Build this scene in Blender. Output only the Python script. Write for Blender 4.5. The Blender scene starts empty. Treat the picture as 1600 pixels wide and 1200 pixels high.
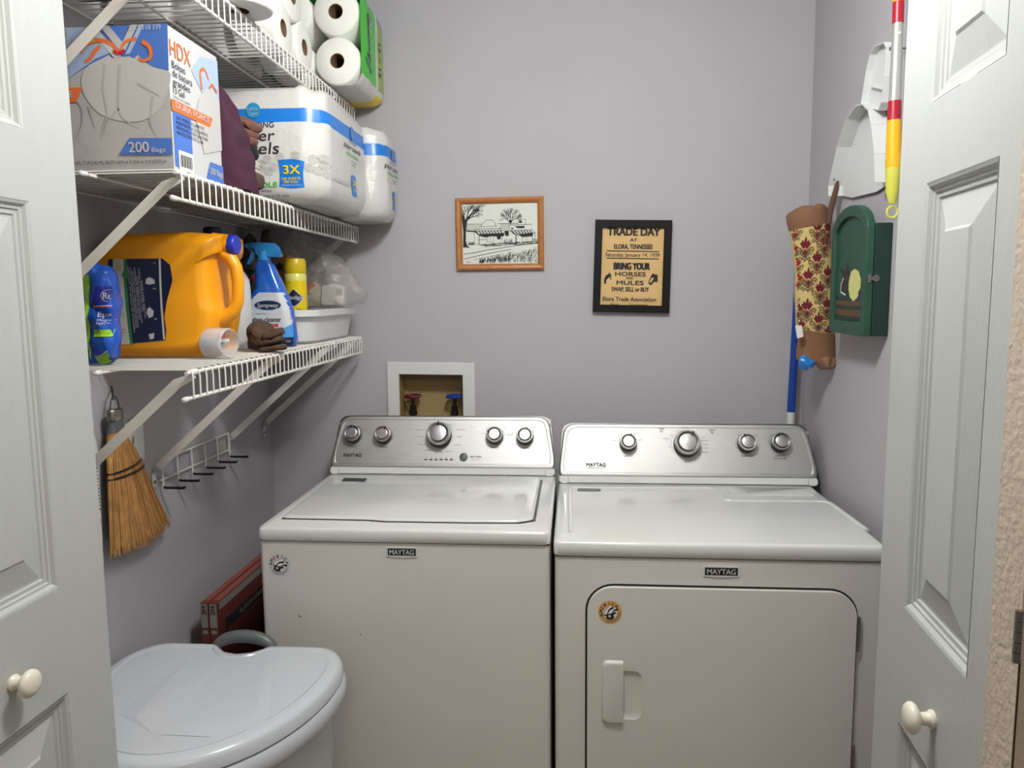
import bpy, bmesh, math, random
from mathutils import Vector, Matrix, noise
from mathutils.bvhtree import BVHTree
C = bpy.context.scene.collection
H = 1.48                      # eye height: geometry below is measured from eye level, H lifts it above the floor
random.seed(7)

# ------------------------------------------------------------------ camera, light, exposure
sc = bpy.context.scene
cd = bpy.data.cameras.new('camera'); cam = bpy.data.objects.new('camera', cd); C.objects.link(cam)
cd.sensor_width = 36.0; cd.lens = 36.0*1189.8/1600.0; cd.clip_start = 0.02
PITCH, YAW, ROLL = 0.11557, 0.0810, -0.0087
F = Vector((-math.sin(YAW)*math.cos(PITCH), math.cos(YAW)*math.cos(PITCH), -math.sin(PITCH)))
Rr = Vector((math.cos(YAW), math.sin(YAW), 0)); Uu = Rr.cross(F)
cr, sr = math.cos(ROLL), math.sin(ROLL)
R2 = cr*Rr + sr*Uu; U2 = cr*Uu - sr*Rr
cam.matrix_world = Matrix(((R2.x, U2.x, -F.x, 0), (R2.y, U2.y, -F.y, 0), (R2.z, U2.z, -F.z, H), (0, 0, 0, 1)))
sc.camera = cam
w = bpy.data.worlds.new('world'); sc.world = w; w.use_nodes = True
w.node_tree.nodes['Background'].inputs[0].default_value = (0.92, 0.96, 1.0, 1)
w.node_tree.nodes['Background'].inputs[1].default_value = 0.17
def area(name, loc, size, power, col, target, sy=None):
    l = bpy.data.lights.new(name, 'AREA'); l.energy = power; l.color = col; l.size = size
    if sy: l.shape = 'RECTANGLE'; l.size_y = sy
    o = bpy.data.objects.new(name, l); C.objects.link(o); o.location = (loc[0], loc[1], loc[2]+H)
    d = Vector(target)-Vector(loc); o.rotation_euler = d.to_track_quat('-Z', 'Y').to_euler()
    return o
pl_ = bpy.data.lights.new('ceiling_lamp', 'POINT'); pl_.energy = 44; pl_.color = (0.98, 1.0, 0.99); pl_.shadow_soft_size = 0.085
po_ = bpy.data.objects.new('ceiling_lamp', pl_); C.objects.link(po_); po_.location = (0.0, 1.10, 0.82+H)
area('hall_bounce_fill', (0.1, -0.9, 0.93), 0.7, 18, (1.0, 0.86, 0.72), (0.0, 0.6, -1.2))  # warm fill added for light bounced off the hall floor and walls
sc.view_settings.view_transform = 'Standard'; sc.view_settings.look = 'None'
sc.view_settings.gamma = 1; sc.view_settings.use_curve_mapping = False
sc.view_settings.exposure = 0.0

# ------------------------------------------------------------------ materials
MC = {}
def mat(name, col, rough=0.5, metal=0.0, bump=0.0, bscale=200, var=0.0, vscale=8, spec=None, trans=0, alpha=1, stretch=None, coat=0, sss=0):
    if name in MC: return MC[name]
    m = bpy.data.materials.new(name); m.use_nodes = True; nt = m.node_tree; b = nt.nodes['Principled BSDF']
    b.inputs['Base Color'].default_value = (*col, 1); b.inputs['Roughness'].default_value = rough; b.inputs['Metallic'].default_value = metal
    if spec is not None: b.inputs['Specular IOR Level'].default_value = spec
    if trans: b.inputs['Transmission Weight'].default_value = trans
    if alpha < 1: b.inputs['Alpha'].default_value = alpha
    if coat: b.inputs['Coat Weight'].default_value = coat
    tc = nt.nodes.new('ShaderNodeTexCoord')
    def nz(scale, detail=4):
        mp = nt.nodes.new('ShaderNodeMapping'); nt.links.new(tc.outputs['Object'], mp.inputs[0])
        if stretch: mp.inputs['Scale'].default_value = stretch
        n = nt.nodes.new('ShaderNodeTexNoise'); n.inputs['Scale'].default_value = scale; n.inputs['Detail'].default_value = detail
        nt.links.new(mp.outputs[0], n.inputs[0]); return n
    n = nz(vscale); mx = nt.nodes.new('ShaderNodeMixRGB'); mx.blend_type = 'MULTIPLY'; mx.inputs[0].default_value = 1.0
    v = max(var, 0.02)
    rp = nt.nodes.new('ShaderNodeMapRange'); rp.inputs[1].default_value = 0.25; rp.inputs[2].default_value = 0.75
    rp.inputs[3].default_value = 1-v; rp.inputs[4].default_value = 1+v*0.5
    nt.links.new(n.outputs['Fac'], rp.inputs[0])
    mx.inputs[1].default_value = (*col, 1); nt.links.new(rp.outputs[0], mx.inputs[2]); nt.links.new(mx.outputs[0], b.inputs['Base Color'])
    if bump:
        n2 = nz(bscale, 3); bp = nt.nodes.new('ShaderNodeBump'); bp.inputs['Strength'].default_value = min(1, bump); bp.inputs['Distance'].default_value = 0.002
        nt.links.new(n2.outputs['Fac'], bp.inputs['Height']); nt.links.new(bp.outputs[0], b.inputs['Normal'])
    MC[name] = m; return m
def S(r, g, b):               # sRGB 0..255 -> linear
    f = lambda c: (c/255/12.92) if c/255 <= 0.04045 else ((c/255+0.055)/1.055)**2.4
    return (f(r), f(g), f(b))
M_wall = mat('lavender_paint', S(178, 175, 180), 0.75, bump=0.25, bscale=160, var=0.03, vscale=3)
M_wallL = M_wall
M_pink = mat('peach_orange_peel_paint', S(194, 178, 160), 0.7, bump=1.0, bscale=120, var=0.03)
M_ceil = mat('ceiling_white', S(225, 223, 218), 0.9, bump=0.5, bscale=150)
M_floor = mat('vinyl_floor', S(150, 135, 115), 0.5, var=0.15, vscale=6)
M_door = mat('door_white', S(176, 178, 174), 0.45, bump=0.35, bscale=60, stretch=(8, 8, 1.0))
M_enamel = mat('white_enamel', S(212, 213, 210), 0.16, coat=0.3)
M_cab = mat('white_cabinet_enamel', S(205, 202, 196), 0.35, bump=0.05, bscale=400)
M_steel = mat('brushed_steel', S(178, 178, 176), 0.44, metal=1.0, bump=0.12, bscale=60, stretch=(1, 60, 60), var=0.08, vscale=20)
M_steeld = mat('dark_steel_trim', S(95, 95, 95), 0.35, metal=0.9)
M_chrome = mat('chrome', S(225, 225, 225), 0.12, metal=1.0)
M_knobf = mat('knob_silver', S(190, 190, 190), 0.32, metal=0.9)
M_black = mat('black_plastic', S(12, 12, 12), 0.35)
M_blackm = mat('black_matte', S(12, 11, 11), 0.6, spec=0.25)
M_ink = mat('black_ink', S(28, 26, 26), 0.7)
M_greyink = mat('grey_ink', S(95, 95, 92), 0.7)
M_white = mat('white_plastic', S(216, 217, 216), 0.3)
M_vinyl = mat('white_vinyl_coat', S(222, 220, 214), 0.4)
M_bin = mat('bin_white', S(192, 196, 203), 0.16)
M_grey = mat('grey_plastic', S(92, 96, 98), 0.4)
M_tan = mat('beige_box_plastic', S(160, 138, 92), 0.6)
M_knobw = mat('cream_knob', S(222, 214, 198), 0.3)
M_dark = mat('dark_gap', S(8, 8, 8), 0.9)
M_nickel = mat('nickel', S(150, 146, 138), 0.35, metal=1.0)
M_orange = mat('orange_plastic', S(240, 160, 20), 0.32)
M_bluecap = mat('blue_cap', S(32, 48, 168), 0.35)
M_navy = mat('navy_print', S(16, 24, 58), 0.4)
M_paper = mat('paper_white', S(228, 226, 220), 0.7)
M_tissue = mat('tissue_white', S(238, 238, 232), 0.9, bump=0.4, bscale=220)
M_core = mat('cardboard_core', S(120, 92, 70), 0.9)
M_film = mat('pack_film_white', S(208, 207, 203), 0.24, bump=1.0, bscale=34, coat=0.4)
M_blueband = mat('blue_band', S(28, 120, 208), 0.3)
M_green = mat('green_film', S(62, 190, 46), 0.25)
M_red = mat('red_print', S(190, 30, 48), 0.4)
M_yellow = mat('yellow_print', S(240, 210, 30), 0.4)

# ------------------------------------------------------------------ geometry helpers
WL = {}
def thing(name, label, cat, base, group=None, kind=None):
    o = bpy.data.objects.new(name, None); C.objects.link(o); o.empty_display_size = 0.05
    o.location = (base[0], base[1], base[2]+H); WL[o.name] = Vector(o.location)
    o['label'] = label; o['category'] = cat
    if group: o['group'] = group
    if kind: o['kind'] = kind
    return o
def mk(name, bm, mats, parent=None, smooth=40, bev=0, bseg=2, kind=None, label=None, cat=None, group=None, recalc=True):
    if recalc: bmesh.ops.recalc_face_normals(bm, faces=bm.faces)
    if not isinstance(mats, (list, tuple)): mats = [mats]
    me = bpy.data.meshes.new(name)
    if parent is not None: off = WL[parent.name]
    else:
        xs = [v.co.x for v in bm.verts]; ys = [v.co.y for v in bm.verts]; zs = [v.co.z for v in bm.verts]
        off = Vector(((min(xs)+max(xs))/2, (min(ys)+max(ys))/2, min(zs)+H))
    for v in bm.verts: v.co = v.co + Vector((0, 0, H)) - off
    bm.to_mesh(me); bm.free()
    for m in mats: me.materials.append(m)
    o = bpy.data.objects.new(name, me); C.objects.link(o)
    if parent is not None: o.parent = parent
    else: o.location = off
    WL[o.name] = Vector(off)
    if smooth:
        for p in me.polygons: p.use_smooth = True
        me.set_sharp_from_angle(angle=math.radians(smooth))
    if bev:
        b = o.modifiers.new('bevel', 'BEVEL'); b.width = bev; b.segments = bseg; b.limit_method = 'ANGLE'; b.angle_limit = math.radians(40)
    if kind: o['kind'] = kind
    if label: o['label'] = label
    if cat: o['category'] = cat
    if group: o['group'] = group
    return o
def twin(o, off, parent=None, name=None):
    c = o.copy(); C.objects.link(c); c.parent = parent if parent is not None else o.parent
    c.location = o.location + Vector(off); WL[c.name] = WL[o.name]
    return c
def nb(): return bmesh.new()
def box(bm, x0, x1, y0, y1, z0, z1, mi=0):
    v = [bm.verts.new((x, y, z)) for x in (x0, x1) for y in (y0, y1) for z in (z0, z1)]
    for q in ((0, 1, 3, 2), (4, 6, 7, 5), (0, 4, 5, 1), (2, 3, 7, 6), (0, 2, 6, 4), (1, 5, 7, 3)):
        f = bm.faces.new([v[i] for i in q]); f.material_index = mi
    return bm
def loft(bm, rings, cap0=True, cap1=True, mi=0, mis=None, closed=True):
    vs = [[bm.verts.new(p) for p in r] for r in rings]; n = len(vs[0])
    for i in range(len(vs)-1):
        for j in range(n if closed else n-1):
            f = bm.faces.new((vs[i][j], vs[i][(j+1) % n], vs[i+1][(j+1) % n], vs[i+1][j]))
            f.material_index = mis[i] if mis else mi
    if cap0: f = bm.faces.new(vs[0]); f.material_index = mis[0] if mis else mi
    if cap1: f = bm.faces.new(vs[-1]); f.material_index = mis[-1] if mis else mi
    return vs
def frame_of(d):
    d = Vector(d).normalized(); a = Vector((0, 0, 1)) if abs(d.z) < 0.9 else Vector((1, 0, 0))
    u = d.cross(a).normalized(); return u, d.cross(u).normalized()
def tube(bm, pts, r, n=8, mi=0, closed=False, sx=1.0):
    pts = [Vector(p) for p in pts]; k = len(pts); rr = r if isinstance(r, (list, tuple)) else [r]*k
    rings = []; pu = None
    for i, p in enumerate(pts):
        if closed: t = (pts[(i+1) % k]-pts[i-1]).normalized()
        elif i == 0: t = (pts[1]-p).normalized()
        elif i == k-1: t = (p-pts[i-1]).normalized()
        else: t = ((pts[i+1]-p).normalized()+(p-pts[i-1]).normalized()).normalized()
        if pu is None: u, v = frame_of(t)
        else: u = (pu - t*pu.dot(t)).normalized(); v = t.cross(u)
        pu = u
        rings.append([p+rr[i]*(math.cos(a)*u*sx+math.sin(a)*v) for a in [2*math.pi*j/n for j in range(n)]])
    if closed: rings.append(rings[0]); loft(bm, rings, False, False, mi)
    else: loft(bm, rings, True, True, mi)
    return bm
def lathe(bm, prof, O, ax, n=24, mi=0, mis=None, cap0=True, cap1=True):
    O = Vector(O); ax = Vector(ax).normalized(); u, v = frame_of(ax)
    loft(bm, [[O+ax*h+r*(math.cos(2*math.pi*j/n)*u+math.sin(2*math.pi*j/n)*v) for j in range(n)] for r, h in prof], cap0, cap1, mi, mis)
    return bm
FY = lambda y: (Vector((0, y, 0)), Vector((1, 0, 0)), Vector((0, 0, 1)))      # faces the doorway
FX = lambda x: (Vector((x, 0, 0)), Vector((0, 1, 0)), Vector((0, 0, 1)))      # faces right
FR = lambda x: (Vector((x, 0, 0)), Vector((0, -1, 0)), Vector((0, 0, 1)))     # faces left
FZ = lambda z: (Vector((0, 0, z)), Vector((1, 0, 0)), Vector((0, 1, 0)))      # faces up
def FC(yb, zb): return (Vector((0, yb, zb)), Vector((1, 0, 0)), Vector((0, 0.48, 1)).normalized())
def prism(bm, pts, fr, d0, d1, mi=0):
    O, U, V = fr; N = U.cross(V)
    a = [bm.verts.new(O+U*p[0]+V*p[1]+N*d0) for p in pts]; b = [bm.verts.new(O+U*p[0]+V*p[1]+N*d1) for p in pts]
    n = len(pts)
    for i in range(n):
        f = bm.faces.new((a[i], a[(i+1) % n], b[(i+1) % n], b[i])); f.material_index = mi
    for q in (a, b):
        f = bm.faces.new(q); f.material_index = mi
    bmesh.ops.triangulate(bm, faces=[f for f in bm.faces if len(f.verts) > 4])
    return bm
def prism_hole(bm, outer, inners, fr, d0, d1, mi=0):
    O, U, V = fr; N = U.cross(V)
    for d in (d0, d1):
        es = []
        for lp in [outer]+inners:
            vs = [bm.verts.new(O+U*p[0]+V*p[1]+N*d) for p in lp]
            es += [bm.edges.new((vs[i], vs[(i+1) % len(vs)])) for i in range(len(vs))]
        r = bmesh.ops.triangle_fill(bm, edges=es, use_beauty=True)
        for g in r['geom']:
            if isinstance(g, bmesh.types.BMFace): g.material_index = mi
    for lp in [outer]+inners:
        a = [bm.verts.new(O+U*p[0]+V*p[1]+N*d0) for p in lp]; b = [bm.verts.new(O+U*p[0]+V*p[1]+N*d1) for p in lp]
        for i in range(len(lp)):
            f = bm.faces.new((a[i], a[(i+1) % len(lp)], b[(i+1) % len(lp)], b[i])); f.material_index = mi
    bmesh.ops.remove_doubles(bm, verts=bm.verts, dist=1e-6)
    return bm
def rrect(u0, u1, v0, v1, r, n=5, rs=None):
    rs = rs or (r, r, r, r); out = []
    for (cx, cy, a0, q) in ((u1-rs[0], v0+rs[0], -90, rs[0]), (u1-rs[1], v1-rs[1], 0, rs[1]), (u0+rs[2], v1-rs[2], 90, rs[2]), (u0+rs[3], v0+rs[3], 180, rs[3])):
        for k in range(n+1):
            a = math.radians(a0+90*k/n); out.append((cx+q*math.cos(a), cy+q*math.sin(a)))
    return out
def rpoly(pts, r, n=4):      # round the corners of a polygon
    out = []; k = len(pts)
    for i in range(k):
        p0, p, p1 = Vector(pts[i-1]), Vector(pts[i]), Vector(pts[(i+1) % k])
        a = (p0-p); b = (p1-p); q = min(r, a.length*0.45, b.length*0.45); s = p+a.normalized()*q; e = p+b.normalized()*q
        for j in range(n+1):
            t = j/n; c = s*(1-t)**2+p*2*t*(1-t)+e*t*t; out.append((c.x, c.y))
    return out
def smoothloop(pts, n=4):    # Catmull-Rom through a closed loop
    k = len(pts); out = []
    P = [Vector(p) for p in pts]
    for i in range(k):
        a, b, c, d = P[i-1], P[i], P[(i+1) % k], P[(i+2) % k]
        for j in range(n):
            t = j/n; q = 0.5*((2*b)+(c-a)*t+(2*a-5*b+4*c-d)*t*t+(3*b-a-3*c+d)*t**3); out.append(tuple(q))
    return out
def smo(pts, n=5):           # Catmull-Rom through an open run of points
    P = [Vector(p) for p in pts]; P = [2*P[0]-P[1]]+P+[2*P[-1]-P[-2]]; out = []
    for i in range(1, len(P)-2):
        a, b, c, d = P[i-1:i+3]
        for j in range(n):
            t = j/n; out.append(tuple(0.5*((2*b)+(c-a)*t+(2*a-5*b+4*c-d)*t*t+(3*b-a-3*c+d)*t**3)))
    return out+[tuple(P[-2])]
def circ(cx, cy, r, n=24, ry=None, a0=0):
    return [(cx+r*math.cos(a0+2*math.pi*i/n), cy+(ry or r)*math.sin(a0+2*math.pi*i/n)) for i in range(n)]
def wob(p, amp, sc_, seed=0):
    p = Vector(p); q = p*sc_+Vector((seed*3.1, seed*1.7, seed*5.3))
    return p+Vector((noise.noise(q), noise.noise(q+Vector((9, 0, 0))), noise.noise(q+Vector((0, 9, 0)))))*amp
def puff(bm, outline, fr, T, rings=6, amp=0.0, nsc=20, seed=1, back=None, mi=0, power=0.5, ridge=0.0, rsc=60):
    """an inflated cushion: front bulges by T along N, back by `back`"""
    O, U, V = fr; N = U.cross(V); cx = sum(p[0] for p in outline)/len(outline); cy = sum(p[1] for p in outline)/len(outline)
    back = T if back is None else back; out = []
    seq = [(1-(i/rings)**1.5, -1) for i in range(rings, 0, -1)]+[(1-(i/rings)**1.5, 1) for i in range(0, rings+1)]
    for s, sd in seq:
        s = max(s, 0.03); d = (max(0, 1-s*s))**power*(T if sd > 0 else -back); ring = []
        for p in outline:
            q = O+U*(cx+(p[0]-cx)*s)+V*(cy+(p[1]-cy)*s)+N*d
            if amp: q = wob(q, amp, nsc, seed)
            if ridge: q = q+N*(abs(noise.noise(q*rsc+Vector((seed, 0, 0))))*ridge*(1 if sd > 0 else -1))
            ring.append(q)
        out.append(ring)
    loft(bm, out, True, True, mi); return bm
def bvh_of(bm): 
    return BVHTree.FromBMesh(bm)
# ---- flat print (lettering, labels)
TX = {}
def tmesh(s, bold):
    k = (s, bold)
    if k not in TX:
        c = bpy.data.curves.new('t', 'FONT'); c.body = s; c.offset = bold; c.resolution_u = 3; c.size = 1
        o = bpy.data.objects.new('t', c); C.objects.link(o)
        dg = bpy.context.evaluated_depsgraph_get(); me = bpy.data.meshes.new_from_object(o.evaluated_get(dg))
        vs = [(v.co.x, v.co.y) for v in me.vertices]; fs = [tuple(p.vertices) for p in me.polygons]
        bpy.data.objects.remove(o); bpy.data.curves.remove(c); bpy.data.meshes.remove(me)
        TX[k] = (vs, fs)
    return TX[k]
class Print:
    def __init__(s, fr, onto=None, off=0.0007, dist=0.08):
        if onto: off = off+0.0003
        s.O, s.U, s.V = fr; s.N = s.U.cross(s.V); s.onto = onto; s.off = off; s.bm = nb(); s.mats = []; s.dist = dist
    def _mi(s, m):
        if m not in s.mats: s.mats.append(m)
        return s.mats.index(m)
    def _v(s, u, v, layer):
        p = s.O+s.U*u+s.V*v; o = s.off+0.0004*layer
        if s.onto:
            h = s.onto.ray_cast(p+s.N*s.dist, -s.N)
            if h[0] is not None:
                return s.bm.verts.new(h[0]+s.N*(o/min(1.0, max(0.35, abs(h[1].dot(s.N)) if h[1].length > 0.5 else 1.0))))
            return None
        return s.bm.verts.new(p+s.N*o)
    def _emit(s, vs, fs, mi, layer, L=0.006):
        """project a flat 2-D mesh on a curved target, refined so that it hugs the surface"""
        b = nb(); V2 = [b.verts.new((x, y, 0)) for x, y in vs]
        for f in fs:
            try: b.faces.new([V2[i] for i in f])
            except ValueError: pass
        bmesh.ops.triangulate(b, faces=b.faces[:])
        for _ in range(6):
            es = [e for e in b.edges if e.calc_length() > L]
            if not es or len(b.faces) > 4000: break
            bmesh.ops.subdivide_edges(b, edges=es, cuts=1); bmesh.ops.triangulate(b, faces=[f for f in b.faces if len(f.verts) > 3])
        mp = {v: s._v(v.co.x, v.co.y, layer) for v in b.verts}
        for f in b.faces:
            vv = [mp[v] for v in f.verts]
            if any(v is None for v in vv): continue
            try: q = s.bm.faces.new(vv); q.material_index = mi
            except ValueError: pass
        b.free()
    def poly(s, pts, m, layer=0):
        if s.onto: s._emit(pts, [range(len(pts))], s._mi(m), layer); return s
        f = s.bm.faces.new([s._v(p[0], p[1], layer) for p in pts]); f.material_index = s._mi(m); return s
    def rect(s, u0, v0, u1, v1, m, layer=0, nx=1, ny=1, fn=None):
        fn = fn or (lambda a, b: (u0+(u1-u0)*a, v0+(v1-v0)*b)); g = [[s._v(*fn(i/nx, j/ny), layer) for j in range(ny+1)] for i in range(nx+1)]
        for i in range(nx):
            for j in range(ny):
                c4 = (g[i][j], g[i+1][j], g[i+1][j+1], g[i][j+1])
                if not any(v is None for v in c4): f = s.bm.faces.new(c4); f.material_index = s._mi(m)
        return s
    def line(s, pts, wd, m, layer=1, w1=None):
        P = [Vector(p) for p in pts]; k = len(P); L = []; Rt = []
        for i in range(k):
            t = (P[min(i+1, k-1)]-P[max(i-1, 0)]); t = t.normalized() if t.length > 1e-9 else Vector((1, 0)); nrm = Vector((-t.y, t.x))
            ww = wd+((w1-wd)*i/(k-1) if w1 is not None else 0); L.append(P[i]+nrm*ww/2); Rt.append(P[i]-nrm*ww/2)
        if s.onto:
            for i in range(k-1):
                if (P[i+1]-P[i]).length > 1e-7: s._emit([tuple(L[i]), tuple(Rt[i]), tuple(Rt[i+1]), tuple(L[i+1])], [(0, 1, 2, 3)], s._mi(m), layer)
            return s
        a = [s._v(p.x, p.y, layer) for p in L]; b = [s._v(p.x, p.y, layer) for p in Rt]
        for i in range(k-1):
            f = s.bm.faces.new((a[i], b[i], b[i+1], a[i+1])); f.material_index = s._mi(m)
        return s
    def text(s, t, u, v, h, m, w=None, al='C', bold=0.0, rot=0, layer=2, shear=0, clip=None, maxw=None):
        if bold:                       # heavier weight: the same letters laid down a few times, slightly apart
            a = dict(w=w, al=al, rot=rot, shear=shear, clip=clip, maxw=maxw); d = bold*h*0.9
            for i, (dx, dy) in enumerate(((-d, -d*0.5), (d, -d*0.5), (d, d*0.5), (-d, d*0.5), (0, 0))):
                s.text(t, u+dx*math.cos(rot)-dy*math.sin(rot), v+dx*math.sin(rot)+dy*math.cos(rot), h, m, layer=layer+0.12*i, **a)
            return s
        vs, fs = tmesh(t, 0)
        if not vs: return s
        x0 = min(p[0] for p in vs); x1 = max(p[0] for p in vs)
        k = h/0.70; kx = (w/(x1-x0)) if w else k*0.92
        if maxw and kx*(x1-x0) > maxw: kx = maxw/(x1-x0)
        ox = {'C': -(x0+x1)/2, 'L': -x0, 'R': -x1}[al]; c, sn = math.cos(rot), math.sin(rot); out = []
        for (x, y) in vs:
            X = (x+ox)*kx+shear*y*k; Y = (y-0.35)*k
            if clip is not None: Y = min(Y, clip)
            out.append((u+X*c-Y*sn, v+X*sn+Y*c))
        mi = s._mi(m)
        if s.onto: s._emit(out, fs, mi, layer, 0.008); return s
        out = [s._v(x, y, layer) for x, y in out]
        for f in fs:
            try: q = s.bm.faces.new([out[i] for i in f]); q.material_index = mi
            except ValueError: pass
        return s
    def build(s, name, parent, label=None):
        return mk(name, s.bm, s.mats, parent, smooth=0, recalc=False, label=label)

# ------------------------------------------------------------------ the setting
XL, XR, YB, ZC, ZF = -1.04, 0.74, 2.52, 0.96, -1.48
def struct(name, bm, m, **k): return mk(name, bm, m, kind='structure', smooth=0, **k)
bm = nb()
box(bm, XL-0.1, XR+0.1, YB, YB+0.1, ZF, -0.50); box(bm, XL-0.1, XR+0.1, YB, YB+0.1, -0.258, ZC)
box(bm, XL-0.1, -0.591, YB, YB+0.1, -0.50, -0.258); box(bm, -0.365, XR+0.1, YB, YB+0.1, -0.50, -0.258)
struct('wall_back', bm, M_wall)
struct('wall_left', box(nb(), XL-0.1, XL, 1.285, YB, ZF, ZC), M_wall)
struct('wall_right', box(nb(), XR, XR+0.1, 1.285, YB, ZF, ZC), M_wall)
struct('floor', box(nb(), -2.2, 2.0, -2.0, YB+0.1, ZF-0.05, ZF), M_floor)
struct('ceiling', box(nb(), -2.2, 2.0, -2.0, YB+0.1, ZC, ZC+0.05), M_ceil)
struct('wall_right_front', box(nb(), 0.605, 2.0, 1.185, 1.284, ZF, ZC), M_pink)
wf = struct('trim_1', box(nb(), 0.4015, 0.470, 0.690, 0.738, ZF, ZC), M_pink)
g = 0.0
hg = nb()
for k in range(5): lathe(hg, [(0.0035, 0), (0.0035, 0.0092)], (0.3975, 0.6865, -0.283-0.0098*(k+1)), (0, 0, 1), 10)
mk('hinge', hg, M_nickel, wf)
mk('door_gap', box(nb(), 0.4022, 0.4030, 0.6885, 0.6905, ZF+0.01, -0.33), M_dark, wf, smooth=0)
struct('baseboard_back', box(nb(), XL, XR, YB-0.012, YB-0.0005, ZF, ZF+0.09), M_door)
struct('wall_left_front', box(nb(), -2.2, -0.925, 1.185, 1.284, ZF, ZC), M_pink)

def bifold(name, A, m, sgn, knobt, lab):
    """one folded pair: the front leaf faces the middle of the opening; sgn=+1 when the face looks right"""
    wd = 0.415; n = math.hypot(m, 1); d = Vector((-m, -1, 0))/n          # along the leaf, towards the hall
    U = d if sgn < 0 else -d
    V = Vector((0, 0, 1)); fr = (Vector((A[0], A[1], 0)), U, V); q = 1 if sgn < 0 else -1
    def R(t0, t1): return (t0, t1) if q > 0 else (-t1, -t0)
    z0, z1 = -1.465, 0.552; th = 0.034
    pans = [(-1.25, -0.603), (-0.433, 0.139), (0.241, 0.455)]; t0, t1 = 0.108, 0.309
    a, b = R(0, wd); holes = []
    for (p0, p1) in pans:
        u0, u1 = R(t0, t1); holes.append([(u0, p0), (u1, p0), (u1, p1), (u0, p1)])
    bm = nb(); prism_hole(bm, [(a, z0), (b, z0), (b, z1), (a, z1)], holes, fr, -th, 0)
    leaf = mk(name, bm, M_door, kind='structure', smooth=30, bev=0.0015)
    O, U, V = fr; N = U.cross(V)
    for hol in holes:                                                    # moulded raised panels
        bm = nb(); (u0, p0), (u1, _), (_, p1), _ = hol
        prof = [(0, 0), (0.004, -0.0015), (0.008, -0.006), (0.0115, -0.0065), (0.0135, -0.009), (0.019, -0.0092), (0.021, -0.0115), (0.0245, -0.0115), (0.062, -0.003), (0.066, -0.0005)]
        rs = []
        for ins, dep in prof:
            c = [(u0+ins, p0+ins), (u1-ins, p0+ins), (u1-ins, p1-ins), (u0+ins, p1-ins)]
            rs.append([O+U*x+V*z+N*dep for x, z in c])
        loft(bm, rs, False, True)
        mk('raised_panel', bm, M_door, leaf, smooth=12)
    kz = -0.530; u = knobt*q; K = O+U*u+V*kz
    bm = nb(); lathe(bm, [(0.0115, 0), (0.0118, 0.003), (0.009, 0.006), (0.0075, 0.013), (0.0085, 0.016), (0.0165, 0.0195), (0.0195, 0.0235), (0.0195, 0.027), (0.016, 0.0315), (0.009, 0.034), (0.003, 0.0345)], K, N, 24)
    mk('knob', bm, M_knobw, leaf)
    # second leaf, folded behind the first, back to the jamb
    bm = nb(); E = O+d*wd; back = -N*0.038
    P0 = E+back; P1 = Vector((A[0]-N.x*0.095, A[1]+0.0, 0))+Vector((0, 0.0, 0)); dd = (P1-P0); dd.z = 0; dd = dd.normalized()*wd; P1 = P0+dd
    nn = Vector((dd.y, -dd.x, 0)).normalized(); nn = nn if nn.dot(N) < 0 else -nn
    for (h0, h1) in ((z0, z1),):
        c = [P0, P1, P1+nn*th, P0+nn*th]; lo = [bm.verts.new((p.x, p.y, h0)) for p in c]; hi = [bm.verts.new((p.x, p.y, h1)) for p in c]
        bm.faces.new(lo); bm.faces.new(hi)
        for i in range(4): bm.faces.new((lo[i], lo[(i+1) % 4], hi[(i+1) % 4], hi[i]))
    mk('rear_leaf', bm, M_door, leaf, smooth=0, bev=0.0015)
    return leaf
bifold('door_1', (-0.775, 1.160), 0.015, 1, 0.213, '')
bifold('door_2', (0.466, 1.160), 0.08, -1, 0.226, '')

# ------------------------------------------------------------------ washer
def knob(parent, X, v, fr, r, ang, big=False):
    O, U, V = fr; N = U.cross(V); P = O+U*X+V*v
    bm = nb(); h = 0.028 if not big else 0.034
    lathe(bm, [(r*1.03, 0), (r*1.03, h*0.45), (r*0.98, h*0.62), (r*0.97, h*0.90), (r*0.93, h), (r*0.84, h*1.0), (r*0.81, h*0.93), (r*0.72, h*0.90), (r*0.68, h*0.92), (r*0.66, h*0.99), (r*0.60, h*1.01), (0.0008, h*1.01)], P+N*0.004, N, 32,
          mis=[1, 1, 0, 0, 0, 0, 2, 2, 3, 3, 3])
    k = mk('knob', bm, [M_chrome, M_black, M_steeld, M_knobf], parent, smooth=20)
    bm = nb(); c, s = math.cos(ang), math.sin(ang)
    pts = [(X+(a*c-b*s), v+(a*s+b*c)) for a, b in circ(r*0.77, 0, r*0.19, 12, r*0.10)]
    prism(bm, pts, fr, h*0.9, h*1.09+0.004)
    mk('pointer', bm, M_black, k, smooth=0)
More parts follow.
